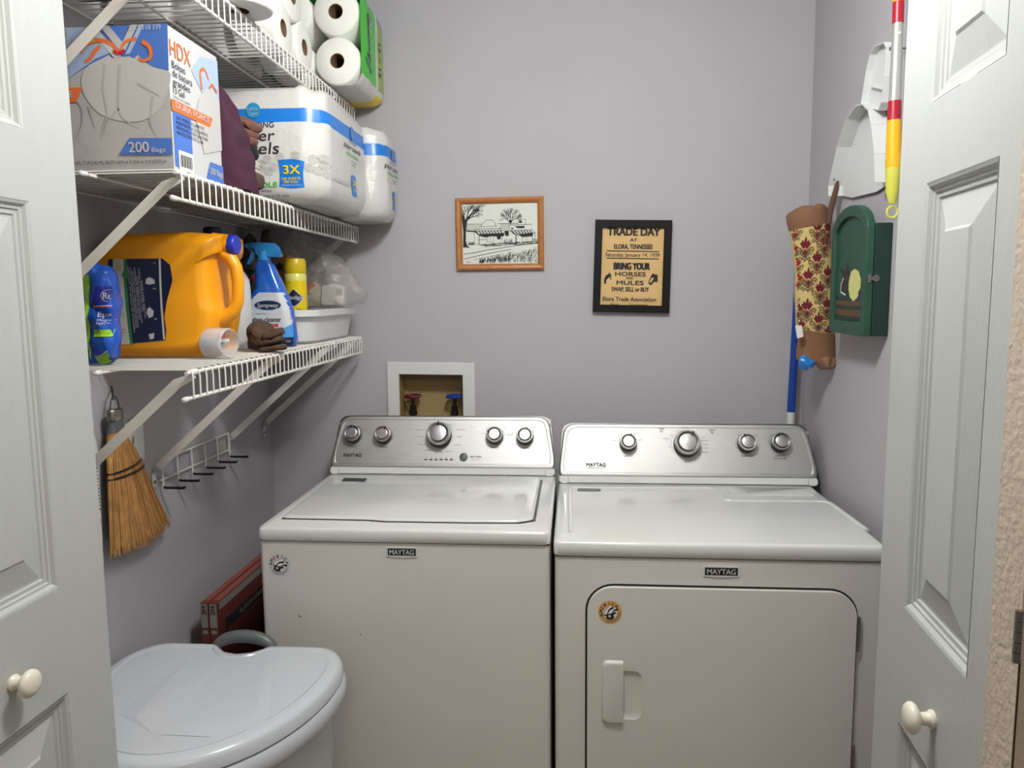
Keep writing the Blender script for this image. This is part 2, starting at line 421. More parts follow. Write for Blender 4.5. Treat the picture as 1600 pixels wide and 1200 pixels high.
def console(root, yb, zb, bot, top, rtop, rbot, backy):
    """control panel leaning back; bot/top = x extents"""
    fr = FC(yb, zb); (b0, b1), (t0, t1) = bot, top
    v0, v1, vt = 0.021, 0.040, 0.187
    out = rpoly([(b0-0.004, 0.003), (b1+0.004, 0.003), (b1+0.003, v0), (t1+0.008, vt+0.004), (t0-0.008, vt+0.004), (b0-0.003, v0)], rtop, 6)
    mk('console_housing', prism(nb(), out, fr, -0.075, -0.004), M_steeld, root, smooth=30, bev=0.004)
    low = rpoly([(b0, 0.0), (b1, 0.0), (b1+0.002, v0+0.004), (b0-0.002, v0+0.004)], 0.012, 4)
    mk('console_base', prism(nb(), low, fr, -0.09, 0.004), M_enamel, root, smooth=30, bev=0.003)
    e = nb()
    for x in (b0+0.026, b1-0.026): box(e, x-0.0007, x+0.0007, 0, 0.001, 0, 0.001)
    e.free()
    P = Print(fr, off=0.0045)
    P.line([(b0+0.026, 0.004), (b0+0.026, v0-0.002)], 0.0012, M_greyink); P.line([(b1-0.026, 0.004), (b1-0.026, v0-0.002)], 0.0012, M_greyink)
    P.line([(b0+0.022, 0.002), (b1-0.022, 0.002)], 0.0016, M_dark)
    P.build('base_seams', root)
    # stainless face wraps round at its lower edge
    pn = [(b0-0.001, v0), (b1+0.001, v0), (b1+0.002, v0+0.03), (t1+0.002, vt), (t0-0.002, vt), (b0-0.002, v0+0.03)]
    def ins(k): 
        cx = (b0+b1)/2; return [(p[0]+(k if p[0] < cx else -k), p[1]+((k*1.0 if p[1] < v0+0.01 else k) if p[1] < 0.1 else -k)) for p in pn]
    O, U, V = fr; N = U.cross(V); bm = nb(); rs = []
    for k, d in ((0, -0.010), (0.0, 0.002), (0.0035, 0.0068), (0.009, 0.0078), (0.012, 0.0075), (0.0135, 0.0066)):
        rs.append([O+U*x+V*y+N*d for x, y in rpoly(ins(k), rtop-k*0.5, 6)])
    loft(bm, rs, False, True)
    mk('control_panel', bm, M_steel, root, smooth=20)
    bx = nb(); box(bx, b0+0.01, b1-0.01, yb+0.07, backy, zb, zb+0.15)
    mk('console_back', bx, M_cab, root, smooth=0, bev=0.004)
    return (fr[0]+N*0.0076, fr[1], fr[2])
def america(root, X, z, y, bg, rot, name):
    P = Print(FY(y), off=0.0006); r = 0.0275
    P.poly(circ(X, z, r, 40), bg, 0); c, s = math.cos(rot), math.sin(rot)
    R = lambda a, b: (X+(a*c-b*s)*r, z+(a*s+b*c)*r)
    P.poly([R(*p) for p in circ(0, -0.03, 0.58, 30)], M_paper, 1)
    for i, ch in enumerate('AMERICA'):
        a = math.radians(168-i*26); u, v = R(0.76*math.cos(a), 0.76*math.sin(a))
        P.text(ch, u, v, r*0.30, M_red if ch == 'E' else M_ink, rot=rot+a-math.pi/2, bold=0.02, layer=2)
    for a in (192, 350): P.poly([R(*p) for p in circ(0.78*math.cos(math.radians(a)), 0.78*math.sin(math.radians(a)), 0.04, 8)], M_ink, 2)
    for rr in (0.64, 0.74, 0.84):
        for k in range(16):
            a = math.radians(208+k*8); P.line([R(rr*math.cos(a+j*0.03), rr*math.sin(a+j*0.03)) for j in range(4)], r*0.05, M_greyink, 2)
    def arc(cx, cy, rx, ry, a0, a1, w0, w1): P.line([R(cx+rx*math.cos(math.radians(a0+(a1-a0)*k/10)), cy+ry*math.sin(math.radians(a0+(a1-a0)*k/10))) for k in range(11)], r*w0, M_ink, 2, r*w1)
    arc(0.05, -0.15, 0.62, 0.62, 150, 80, 0.05, 0.05)
    arc(0.25, -0.35, 0.62, 0.58, 165, 70, 0.05, 0.20); arc(0.40, -0.50, 0.42, 0.45, 150, 50, 0.04, 0.20)
    P.poly([R(*p) for p in [(-0.56, 0.16), (-0.40, 0.02), (-0.05, -0.10), (0.42, -0.22), (0.36, -0.36), (0.10, -0.34), (0.06, -0.56), (-0.18, -0.60), (-0.42, -0.48), (-0.56, -0.24), (-0.44, -0.12), (-0.55, 0.02)]], M_ink, 2)
    st = [R(-0.22+(0.15 if k % 2 == 0 else 0.06)*math.cos(math.radians(90+36*k)), -0.26+(0.15 if k % 2 == 0 else 0.06)*math.sin(math.radians(90+36*k))) for k in range(10)]
    P.poly(st, M_paper, 3)
    return P.build(name, root)
M_silver = mat('silver_sticker', S(196, 198, 200), 0.35)
M_gold = mat('gold_sticker', S(206, 160, 96), 0.35)
def badge(root, X, z, y, wd, ht):
    b = mk('badge', prism(nb(), [(X-wd/2, z+ht/2), (X-wd/2, z-ht/2), (X, z-ht*0.60), (X+wd/2, z-ht/2), (X+wd/2, z+ht/2)], FY(y), -0.001, 0.0022), M_silver, root, smooth=0)
    P = Print(FY(y), off=0.0025); P.rect(X-wd*0.46, z-ht*0.37, X+wd*0.46, z+ht*0.37, M_black, 0)
    P.text('MAYTAG', X, z, ht*0.50, M_silver, w=wd*0.80, bold=0.025)
    P.build('badge_lettering', b)
def cabinet(root, x0, x1, y0, y1, z0, z1):
    bm = nb(); loft(bm, [[Vector((a, b, z)) for a, b in rrect(x0, x1, y0, y1, 0.012, 4)] for z in (z0, z1)]); mk('cabinet', bm, M_cab, root, smooth=30)
    for x in (x0+0.06, x1-0.06):
        for y in (y0+0.06, y1-0.06): mk('levelling_foot', lathe(nb(), [(0.02, 0), (0.02, 0.012), (0.012, 0.014), (0.012, 0.026)], (x, y, ZF), (0, 0, 1), 12), M_black, root)
def slab(root, name, outline, z0, z1, m, r=0.006, **k):
    bm = nb(); cx = sum(p[0] for p in outline)/len(outline); cy = sum(p[1] for p in outline)/len(outline); rs = []
    for ins, z in ((0.003, z0), (0, z0+0.003), (0, z1-r), (r*0.3, z1-r*0.3), (r, z1)):
        rs.append([Vector((p[0]+(ins if p[0] < cx else -ins), p[1]+(ins if p[1] < cy else -ins), z)) for p in outline])
    loft(bm, rs); return mk(name, bm, m, root, smooth=50, **k)

wa = thing('washing_machine', 'white top-loading washing machine, left of the two appliances', 'washing machine', (-0.40, 2.05, ZF))
cabinet(wa, -0.750, -0.0545, 1.712, 2.40, ZF+0.025, -0.578)
mk('top_seam', box(nb(), -0.747, -0.057, 1.716, 2.39, -0.5785, -0.5755), M_dark, wa, smooth=0)
slab(wa, 'top_panel', rrect(-0.752, -0.0525, 1.707, 2.41, 0.016), -0.5758, -0.543, M_enamel, 0.007)
lid = [(-0.716, 1.775), (-0.50, 1.772), (-0.46, 1.763), (-0.25, 1.763), (-0.13, 1.768), (-0.094, 1.790), (-0.093, 2.20), (-0.11, 2.213), (-0.70, 2.213), (-0.716, 2.19)]
mk('lid_gap', prism(nb(), [(p[0]+(0.003 if p[0] > -0.2 else -0.002), p[1]) for p in lid], FZ(-0.543), 0.0002, 0.0010), M_steeld, wa, smooth=0)
slab(wa, 'lid', rpoly([(p[0]-(0.003 if p[0] > -0.2 else 0), p[1]+0.0015) for p in lid], 0.012, 4), -0.542, -0.5345, M_enamel, 0.006)
P = Print(FZ(-0.5345), off=0.0005); P.poly([(-0.6768,2.1317),(-0.6050,2.1273),(-0.6081,2.1662),(-0.6792,2.1710)], M_steeld, 0)
P.text('2YR', -0.672, 2.19, 0.010, M_silver); P.text('LIMITED', -0.642, 2.19, 0.007, M_silver)
P.build('lid_sticker', wa)
cf = console(wa, 2.25, -0.543, (-0.747, -0.058), (-0.728, -0.078), 0.034, 0.03, 2.42)
for (X, v), r, a, big in zip([(-0.6831,0.1231),(-0.5872,0.1216),(-0.4116,0.1227),(-0.2399,0.1218),(-0.1469,0.1204)], (0.0255, 0.0255, 0.0375, 0.0255, 0.0255), (90, 62, 90, 155, 75), (0, 0, 1, 0, 0)):
    knob(wa, X, v, cf, r, math.radians(a), big)
P = Print(cf, off=0.0005)
def T(pt, s, h, **k): P.text(s, pt[0], pt[1], h, k.pop('m', M_ink), **k)
T((-0.6811,0.0594), 'MAYTAG', 0.0105, w=0.056, bold=0.03)
T((-0.6796,0.0860), 'load size', 0.0036, bold=0.01); T((-0.5843,0.0867), 'wash temp', 0.0036, bold=0.01)
T((-0.2387,0.0873), 'extra options', 0.0036, bold=0.01); T((-0.1442,0.0860), 'extra rinse', 0.0036, bold=0.01)
for p, s in (((-0.7036,0.1437), 'med'), ((-0.6736,0.1522), 'large'), ((-0.6481,0.1419), 'auto'), ((-0.5857,0.1527), 'warm'), ((-0.5543,0.1425), 'cool'), ((-0.5465,0.1198), 'cold'), ((-0.6195,0.1193), 'hot'),
             ((-0.4400,0.1597), 'whites'), ((-0.4100,0.1661), 'normal'), ((-0.3794,0.1600), 'colors'), ((-0.4753,0.1429), 'whites with oxi'), ((-0.3465,0.1437), 'heavy with oxi'), ((-0.4718,0.1203), 'power wash'), ((-0.3514,0.1211), 'delicates'), ((-0.4681,0.0957), 'bulky items'), ((-0.3540,0.0945), 'quick wash'), ((-0.4489,0.0776), 'drain & spin'), ((-0.4106,0.0718), 'clean washer'), ((-0.3808,0.0741), 'rinse & spin'),
             ((-0.2760,0.1318), '1 rinse'), ((-0.2608,0.1503), 'no rinse'), ((-0.2109,0.1486), 'fabric'), ((-0.1945,0.1282), 'deep water'), ((-0.1615,0.1550), 'auto'), ((-0.1218,0.1531), 'soft start')):
    P.text(s, p[0], p[1], 0.0036, M_greyink, bold=0.0)
P.text('start | pause', (-0.2968,0.0586)[0], (-0.2968,0.0586)[1], 0.0055, M_ink, bold=0.01)
P.text('hold to cancel', (-0.2964,0.0486)[0], (-0.2964,0.0486)[1], 0.0034, M_greyink)
for i, (u, v) in enumerate([(-0.4510,0.0472),(-0.4350,0.0474),(-0.4191,0.0475),(-0.4032,0.0477),(-0.3874,0.0478),(-0.3715,0.0479)]):
    P.rect(u-0.0045, v-0.0016, u+0.0045, v+0.0016, M_ink, 1); P.text(('lid', 'wash', 'rinse', 'spin', 'done', 'lock')[i], u, v+0.0065, 0.003, M_greyink)
for cx, cv, r in [(p[0], p[1], r) for p, r in zip([(-0.6831,0.1231),(-0.5872,0.1216),(-0.4116,0.1227),(-0.2399,0.1218),(-0.1469,0.1204)], (0.0295, 0.0295, 0.0435, 0.0295, 0.0295))]:
    P.line([(cx+r*math.cos(math.radians(a)), cv+r*math.sin(math.radians(a))) for a in range(-30, 215, 7)], 0.0007, M_greyink, 1)
P.build('panel_lettering', wa)
O, U, V = cf; N = U.cross(V); bu = (-0.3343,0.0563)
mk('start_button', lathe(nb(), [(0.0125, 0), (0.0125, 0.003), (0.011, 0.0042), (0.0005, 0.0046)], O+U*bu[0]+V*bu[1], N, 24), M_grey, wa)
badge(wa, -0.403, -0.598, 1.712, 0.073, 0.023)
america(wa, -0.702, -0.636, 1.712, M_silver, math.radians(5), 'round_sticker')
P = Print(FY(1.712), off=0.0004); (a, b) = (-0.6571,-0.7628)
P.poly([(a-0.003, b+0.003), (a-0.001, b+0.003), (a-0.001, b), (a+0.004, b-0.001), (a+0.004, b-0.0025), (a-0.003, b-0.002)], M_ink)
(a, b) = (-0.5091,-0.8053); P.poly(circ(a, b, 0.0022, 8, 0.0012), M_ink) if False else None; P.build('paint_chip', wa)
P = Print(FY(1.712), off=0.0004); P.poly(circ(a, b, 0.0022, 8, 0.0012), M_ink); P.build('paint_chip', wa)

# ------------------------------------------------------------------ dryer
dr = thing('clothes_dryer', 'white front-loading clothes dryer, right of the two appliances', 'clothes dryer', (0.33, 2.05, ZF))
cabinet(dr, -0.043, 0.697, 1.712, 2.40, ZF+0.025, -0.603)
mk('top_seam', box(nb(), -0.040, 0.694, 1.717, 2.39, -0.604, -0.5995), M_dark, dr, smooth=0)
slab(dr, 'top_panel', rrect(-0.046, 0.700, 1.707, 2.41, 0.016), -0.600, -0.564, M_enamel, 0.008)
bm = nb()
for pts in ([(-0.0072,1.7537),(-0.0091,2.2011),(0.4040,2.2203),(0.4180,2.1769),(0.4151,2.0870),(0.4278,2.0810),(0.6770,2.0866),(0.6930,2.0680),(0.7006,1.8108)],):
    tube(bm, [(x, y, -0.5640) for x, y in rpoly(pts, 0.02, 4)[4:-4]], 0.0034, 8, sx=1.8)
mk('top_ridge', bm, M_enamel, dr)
bm = nb(); q = [(0.4411,2.2220),(0.4475,2.1360),(0.6782,2.1401),(0.6792,2.2256)]
loft(bm, [[Vector((x, y, -0.5650)) for x, y in rpoly(q, 0.012)], [Vector((x, y, -0.5618)) for x, y in rpoly([(a*0.98+0.008, b*0.98+0.043) for a, b in q], 0.012)]], False, True)
mk('raised_pad', bm, M_enamel, dr, smooth=60)
bm = nb(); q = rrect(-0.028, -0.018, 1.76, 2.13, 0.004, 3)
loft(bm, [[Vector((x, y, -0.5645)) for x, y in q], [Vector((x*0.96-0.001, 1.945+(y-1.945)*0.97, -0.5615)) for x, y in q]], False, True)
mk('side_bead', bm, M_enamel, dr, smooth=60)
P = Print(FZ(-0.564), off=0.0005); P.poly([(0.0114,2.1578),(0.0795,2.1610),(0.0787,2.1903),(0.0134,2.1947)], M_steeld, 0); P.text('1 YEAR PARTS', 0.045, 2.178, 0.008, M_silver, maxw=0.055); P.build('top_sticker', dr)
cf = console(dr, 2.25, -0.564, (-0.041, 0.715), (-0.026, 0.694), 0.036, 0.03, 2.42)
KP = [(0.1654,0.1236),(0.3400,0.1209),(0.5166,0.1242),(0.6146,0.1269)]
for (X, v), r, a, big in zip(KP, (0.0255, 0.0385, 0.027, 0.027), (70, 60, 115, 120), (0, 1, 0, 0)):
    knob(dr, X, v, cf, r, math.radians(a), big)
P = Print(cf, off=0.0005)
T((0.0679,0.0571), 'MAYTAG', 0.0105, w=0.058, bold=0.03); T((0.0678,0.0472), 'COMMERCIAL TECHNOLOGY', 0.0028, w=0.056)
for p, s, h in (((0.1646,0.0857), 'temperature', 0.0042), ((0.2672,0.1707), 'timed', 0.005), ((0.2670,0.1626), 'dry', 0.005), ((0.4188,0.1675), 'sensor', 0.005), ((0.4184,0.1594), 'dry', 0.005), ((0.5160,0.0887), 'wrinkle control', 0.0042), ((0.6133,0.0895), 'push to start', 0.0042), ((0.6126,0.0817), 'hold to start again', 0.004), ((0.3395,0.0694), 'damp dry', 0.0036)):
    P.text(s, p[0], p[1], h, M_ink, bold=0.01)
for p, s in (((0.1230,0.1334), 'air fluff'), ((0.1467,0.1537), 'low'), ((0.1855,0.1540), 'medium'), ((0.2005,0.1359), 'high'), ((0.2815,0.1405), 'heavy dry'), ((0.2901,0.1145), 'off'), ((0.3368,0.1751), 'touch-up'), ((0.3152,0.1649), '40'), ((0.2973,0.1507), '60'), ((0.3576,0.1671), '20'), ((0.3704,0.1551), 'off'), ((0.3909,0.1452), 'more'), ((0.3961,0.1353), 'normal dry'), ((0.3954,0.1233), 'energy'), ((0.3948,0.1114), 'less dry'), ((0.3941,0.0995), 'wrinkle'), ((0.3766,0.0914), 'off'), ((0.4959,0.1519), 'off'), ((0.5413,0.1522), '150 min'), ((0.5923,0.1525), 'off')):
    P.text(s, p[0], p[1], 0.0038, M_greyink)
for (cx, cv), r in zip(KP, (0.030, 0.0455, 0.031, 0.031)):
    P.line([(cx+r*math.cos(math.radians(a)), cv+r*math.sin(math.radians(a))) for a in range(-60 if r > .04 else 20, 215, 7)], 0.0007, M_greyink, 1)
P.build('panel_lettering', dr)
DO = rrect(0.031, 0.640, -1.30, -0.668, 0.062, 8)
hole = rrect(0.110, 0.160, -0.990, -0.872, 0.018, 5, rs=(0.02, 0.02, 0.003, 0.003))
prism_hole(bm := nb(), rrect(0.028, 0.643, -1.303, -0.665, 0.065, 8), [rrect(0.034, 0.637, -1.297, -0.671, 0.06, 8)], FY(1.712), 0.0003, 0.0014)
mk('door_gap_shade', bm, M_dark, dr, smooth=0)  # dark ring painted in for the shaded gap round the dryer door
door = mk('dryer_door', prism_hole(nb(), rrect(0.0325, 0.6385, -1.298, -0.6695, 0.060, 8), [hole], FY(1.712), 0.0005, 0.011), M_cab, dr, smooth=30, bev=0.0045, bseg=3)
bm = nb(); rs = []
for k, d in ((-0.004, 1.7018), (0.000, 1.7025), (0.004, 1.7050), (0.012, 1.7065)):
    rs.append([Vector((p[0]+(k if p[0] < 0.14 else -k), d if d < 1.7115 else 1.7114, p[1]+(k if p[1] < -0.93 else -k))) for p in hole])
loft(bm, rs, False, True); mk('handle_recess', bm, M_cab, door, smooth=60)
bm = nb(); h = rrect(0.0665, 0.1165, -1.002, -0.846, 0.014, 5, rs=(0.003, 0.003, 0.014, 0.014)); rs = []
for k, d in ((0, 1.7015), (0.0012, 1.697), (0.005, 1.694), (0.008, 1.6935)):
    rs.append([Vector((p[0]+(k if p[0] < 0.09 else 0), d, p[1]+(k if p[1] < -0.93 else -k))) for p in h])
loft(bm, rs, True, True); mk('door_handle', bm, M_cab, door, smooth=45)
for zc in (-0.769, -1.080):
    bm = nb(); 
    for k in range(5): lathe(bm, [(0.0042, 0), (0.0042, 0.0155)], (0.6435, 1.7045, zc-0.040+k*0.0162), (0, 0, 1), 10)
    mk('hinge', bm, M_nickel, dr)
badge(dr, 0.337, -0.630, 1.712, 0.080, 0.024)
america(dr, 0.085, -0.729, 1.7010, M_gold, math.radians(33), 'round_sticker')

# ------------------------------------------------------------------ laundry bin
bn = thing('laundry_bin', 'tall white plastic bin with rounded front lid and grey carry handle', 'bin', (-0.75, 1.40, ZF))
def dshape(grow=0.0, notch=False, n=40):
    cx, a, b, yk = -0.752, 0.257+grow, 0.345+grow, 1.50; out = []
    for i in range(n+1):
        t = math.pi+math.pi*i/n; out.append((cx+a*math.cos(t), yk+b*math.sin(t)))
    rr = 0.075; yt = 1.622+grow
    for i in range(1, 9):
        t = (math.pi/2)*i/8; out.append((cx+a-rr+rr*math.cos(t), yk+(yt-yk)*math.sin(t)))
    if notch:
        out += [(-0.688, yt), (-0.700, yt-0.016), (-0.722, yt-0.036), (-0.752, yt-0.044), (-0.785, yt-0.036), (-0.806, yt-0.016), (-0.818, yt)]
    else: out += [(cx+0.06, yt), (cx+0.03, yt), (cx, yt), (cx-0.03, yt), (cx-0.06, yt), (cx-0.065, yt), (cx-0.07, yt)]
    for i in range(0, 8):
        t = math.pi/2+(math.pi/2)*i/8; out.append((cx-a+rr+rr*math.cos(t), yk+(yt-yk)*math.sin(t)))
    return out
def dring(grow, z, notch=False): return [Vector((x, y, z)) for x, y in dshape(grow, notch)]
bm = nb(); loft(bm, [dring(-0.055, ZF+0.002), dring(-0.05, ZF+0.02), dring(-0.018, -0.845), dring(-0.014, -0.83)], True, True); mk('bin_body', bm, M_bin, bn, smooth=40)
bm = nb(); loft(bm, [dring(-0.016, -0.858), dring(0.002, -0.862), dring(0.0065, -0.850), dring(0.004, -0.832), dring(0.0, -0.825), dring(-0.02, -0.8235)], True, True)
mk('body_rim', bm, M_bin, bn, smooth=40)
bm = nb(); loft(bm, [dring(-0.004, -0.823, True), dring(0.0, -0.820, True), dring(-0.002, -0.800, True), dring(-0.008, -0.792, True), dring(-0.018, -0.7885, True), dring(-0.030, -0.7880, True), dring(-0.033, -0.7905, True)], True, True)
mk('lid_frame', bm, M_bin, bn, smooth=40)
# swing lid: flat top with two sloping facets and a finger slot
LO = [(x, y) for x, y in dshape(-0.0345, True)]
slot = rrect(-0.749, -0.655, 1.232, 1.250, 0.008, 4)
bm = prism_hole(nb(), LO, [slot], FZ(-0.7905), -0.003, 0.0012)
ld = mk('lid', bm, M_bin, bn, smooth=25)
mk('finger_slot', prism(nb(), rrect(-0.750, -0.654, 1.231, 1.251, 0.008, 4), FZ(-0.7905), -0.012, -0.0031), M_grey, ld, smooth=0)
bm = nb()                                                       # raised middle of the lid with sloping sides
bt = [(-0.8731,1.5471),(-0.7661,1.5388),(-0.6514,1.5312),(-0.5730,1.3265),(-0.5796,1.2827),(-0.6538,1.2489),(-0.7632,1.2498),(-0.8737,1.3114)]
tpz = [(-0.8426,1.5348),(-0.7593,1.5251),(-0.6665,1.5163),(-0.6043,1.3213),(-0.6089,1.2945),(-0.6596,1.2615),(-0.7510,1.2681),(-0.8230,1.2937)]
hz = (0.0006, 0.0006, 0.0006, 0.0030, 0.0016, 0.0008, 0.0016, 0.0055)
A = [bm.verts.new((x, y, -0.7896)) for x, y in bt]; B = [bm.verts.new((x, y, -0.7893+h_)) for (x, y), h_ in zip(tpz, hz)]
for i in range(8): bm.faces.new((A[i], A[(i+1) % 8], B[(i+1) % 8], B[i]))
bm.faces.new(B); bm.faces.new(A); bmesh.ops.triangulate(bm, faces=[f for f in bm.faces if len(f.verts) > 4])
mk('lid_raised_middle', bm, M_bin, ld, smooth=0)
bm = nb(); pts = []
for i in range(13):
    t = math.pi*i/12; pts.append((-0.752-0.068*math.cos(t), 1.612+0.004*math.sin(t), -0.802+0.030*math.sin(t)))
tube(bm, pts, [0.010+0.005*math.sin(math.pi*i/12) for i in range(13)], 12); mk('carry_handle', bm, M_grey, bn)

# ------------------------------------------------------------------ boxed air filters beside the washer
M_brick = mat('red_brown_carton', S(100, 44, 36), 0.6); M_cartgrey = mat('grey_carton_band', S(134, 131, 124), 0.6)
for i, (x0, x1, lab) in enumerate(((-0.984, -0.9625, 'thin red-brown filter carton standing nearest the left wall'), (-0.9605, -0.937, 'thin red-brown filter carton standing on the washer side of its twin'))):
    t = thing('filter_carton', lab, 'carton', (x0+0.011, 2.1, ZF), 'filter cartons by the washer')
    bm = box(nb(), x0, x1, 1.86, 2.37, ZF, -0.800)
    mk('carton', bm, M_brick, t, smooth=0, bev=0.002)
    P = Print(FY(1.86), off=0.0005); P.rect(x0+0.002, -0.868, x1-0.002, -0.803, M_cartgrey, 0); P.text('3M', (x0+x1)/2, -0.820, 0.012, M_ink, rot=math.pi/2, bold=0.04, w=0.024)
    P.rect(x0+0.004, -0.885, x1-0.004, -0.875, M_cartgrey, 0)
    P.build('end_label', t)
    if i:
        P = Print(FX(x1), off=0.0006); P.poly([(1.87, -0.802), (2.36, -0.802), (2.36, -0.822), (1.87, -0.822)], M_cartgrey, 0)
        P.poly([(1.90, -0.860), (2.33, -0.860), (2.33, -0.892), (1.90, -0.892)], M_ink, 0)
        P.text('ALLERGEN DEFENSE FILTER', 2.1, -0.876, 0.014, M_cartgrey, bold=0.01)
        P.build('side_print', t)
    P = Print(FZ(-0.800), off=0.0005); P.rect(x0+0.003, 1.88, x1-0.003, 2.35, mat('carton_top_pale', S(140, 74, 62), 0.6), 0); P.build('top_print', t)
bm = nb(); puff(bm, smoothloop([(2.05, -0.86), (2.16, -0.84), (2.23, -0.90), (2.25, -1.1), (2.24, -1.46), (2.02, -1.46), (2.01, -1.1)], 3), FX(-0.885), 0.034, 5, 0.006, 14, 3)
O_ = mk('polka_dot_bag', bm, M_blackm, label='black fabric bag with white dots wedged beside the washer', cat='bag')
bv_src = nb(); puff(bv_src, smoothloop([(2.05, -0.86), (2.16, -0.84), (2.23, -0.90), (2.25, -1.1), (2.24, -1.46), (2.02, -1.46), (2.01, -1.1)], 3), FX(-0.885), 0.034, 5, 0.006, 14, 3); bv = bvh_of(bv_src)
P = Print(FX(-0.885), onto=bv, off=0.0006)
for i in range(8):
    for j in range(9): P.poly(circ(2.03+0.028*i+(0.014 if j % 2 else 0), -0.87-0.026*j, 0.0045, 10), M_paper)
P.build('dots', O_); bv_src.free()
bm = nb(); puff(bm, smoothloop([(2.262, -0.80), (2.31, -0.79), (2.34, -0.85), (2.33, -1.2), (2.30, -1.46), (2.265, -1.46), (2.262, -1.2)], 3), FX(-0.870), 0.030, 5, 0.003, 14, 5)
mk('white_bag', bm, M_white, label='white plastic bag tucked between the filter cartons and washer', cat='bag')

# ------------------------------------------------------------------ washer outlet box in the back wall
ob = thing('washer_outlet_box', 'white framed recessed valve box in wall behind the washer', 'outlet box', (-0.478, YB, -0.49))
mk('frame', prism_hole(nb(), [(-0.627, -0.49), (-0.329, -0.49), (-0.329, -0.222), (-0.627, -0.218)], [[(-0.586, -0.47), (-0.370, -0.47), (-0.370, -0.263), (-0.586, -0.260)]], FY(YB), 0.0, 0.010), M_white, ob, smooth=0, bev=0.003)
bm = nb(); t = 0.0025
box(bm, -0.589, -0.586, YB+0.001, YB+0.085, -0.485, -0.2595); box(bm, -0.370, -0.367, YB+0.001, YB+0.085, -0.485, -0.2595)
box(bm, -0.586, -0.370, YB+0.001, YB+0.085, -0.2625, -0.2595); box(bm, -0.586, -0.370, YB+0.082, YB+0.085, -0.485, -0.2625); box(bm, -0.586, -0.370, YB+0.001, YB+0.085, -0.485, -0.482)
mk('recess', bm, M_tan, ob, smooth=0)
for x, col, lab in ((-0.549, mat('red_valve', S(96, 20, 34), 0.35), 'dark red valve handle'), (-0.405, mat('blue_valve', S(28, 62, 150), 0.35), 'blue valve handle')):
    y, z = YB+0.035, -0.345
    bm = nb(); lathe(bm, [(0.008, -0.10), (0.008, -0.06), (0.014, -0.06), (0.014, -0.045), (0.010, -0.043), (0.011, -0.028), (0.006, -0.026), (0.004, 0.006)], (x, y, z), (0, 0, 1), 14)
    v = mk('valve', bm, mat('valve_brass', S(58, 48, 40), 0.4, metal=0.8), ob)
    bm = nb(); pts = [(x+(0.026 if k % 2 else 0.0215)*math.cos(math.pi*2*k/12), y+(0.026 if k % 2 else 0.0215)*math.sin(math.pi*2*k/12), z+0.005) for k in range(12)]
    tube(bm, pts, 0.0062, 8, closed=True)
    for k in range(4): a = math.pi/2*k+0.4; tube(bm, [(x, y, z+0.004), (x+0.022*math.cos(a), y+0.022*math.sin(a), z+0.005)], 0.0035, 6)
    lathe(bm, [(0.008, 0), (0.008, 0.008), (0.002, 0.010)], (x, y, z), (0, 0, 1), 10)
    mk('valve_handle', bm, col, v, label=lab)

# ------------------------------------------------------------------ framed drawing
M_oak = mat('oak_frame', S(178, 116, 62), 0.35, var=0.2, vscale=30, stretch=(3, 3, 3)); M_drawpaper = mat('drawing_paper', S(214, 218, 210), 0.6)
M_poster = mat('aged_poster_paper', S(214, 178, 122), 0.7, var=0.12, vscale=14)
def frame(name, label, q, wdt, dep, m, prof):
    """q = four outer corners on the wall (u,v), counter-clockwise from lower left"""
    z = min(p[1] for p in q); t = thing(name, label, 'picture', (sum(p[0] for p in q)/4, YB-0.001, z)); O, U, V = FY(YB-0.001); N = U.cross(V)
    c = Vector((sum(p[0] for p in q)/4, sum(p[1] for p in q)/4))
    def inset(k):
        out = []
        for i in range(4):
            p = Vector(q[i]); a = (Vector(q[i-1])-p).normalized(); b = (Vector(q[(i+1) % 4])-p).normalized(); out.append(p+(a+b)*k)
        return out
    bm = nb(); rs = [[O+U*p.x+V*p.y+N*d for p in inset(k*wdt)] for k, d in prof]
    loft(bm, rs, True, False); mk('frame', bm, m, t, smooth=0, bev=0.0)
    return t, inset(wdt*0.98), N
q = [(-0.3825,0.0838),(-0.0956,0.0837),(-0.0968,0.3181),(-0.3838,0.3164)]
pic, inn, N = frame('framed_drawing', 'ink drawing of old storefronts in narrow oak frame on back wall', q, 0.0205, 0.018, M_oak, [(0, 0), (0, 0.012), (0.12, 0.0165), (0.35, 0.018), (0.65, 0.016), (0.9, 0.010), (1, 0.0055)])
pp = nb(); prism(pp, [(p.x, p.y) for p in inn], FY(YB-0.001), 0.0, 0.0050); mk('drawing_sheet', pp, M_drawpaper, pic, smooth=0)
P = Print(FY(YB-0.001), off=0.0056)
# drawing coordinates: px of the zoomed picture -> frame (a 0..1 grid across the sheet)
c0, c1, c2, c3 = inn
def G(x, y):                                   # x,y in 0..1, y down
    a = (x-0.0)*1.0; p = c3*(1-a)*(1-y)+c2*a*(1-y)+c1*a*y+c0*(1-a)*y; return (p.x, p.y)
def g(pts): return [G((x-190)/1090, (y-155)/885) for x, y in pts]
def L(pts, wd=4): P.line(g(pts), wd*0.000235, M_ink, 1)
rnd = random.Random(3)
def branch(x, y, a, ln, wd, dep):
    x2, y2 = x+ln*math.cos(a), y-ln*math.sin(a)
    if not (192 < x2 < 1275 and 160 < y2 < 1035): return
    P.line(g([(x, y), ((x+x2)/2+rnd.uniform(-3, 3), (y+y2)/2), (x2, y2)]), wd*0.000235, M_ink, 1, wd*0.7*0.000235)
    if dep <= 0: return
    for k in range(2 if dep < 3 else 3): branch(x2, y2, a+rnd.uniform(-0.65, 0.65), ln*rnd.uniform(0.6, 0.85), wd*0.62, dep-1)
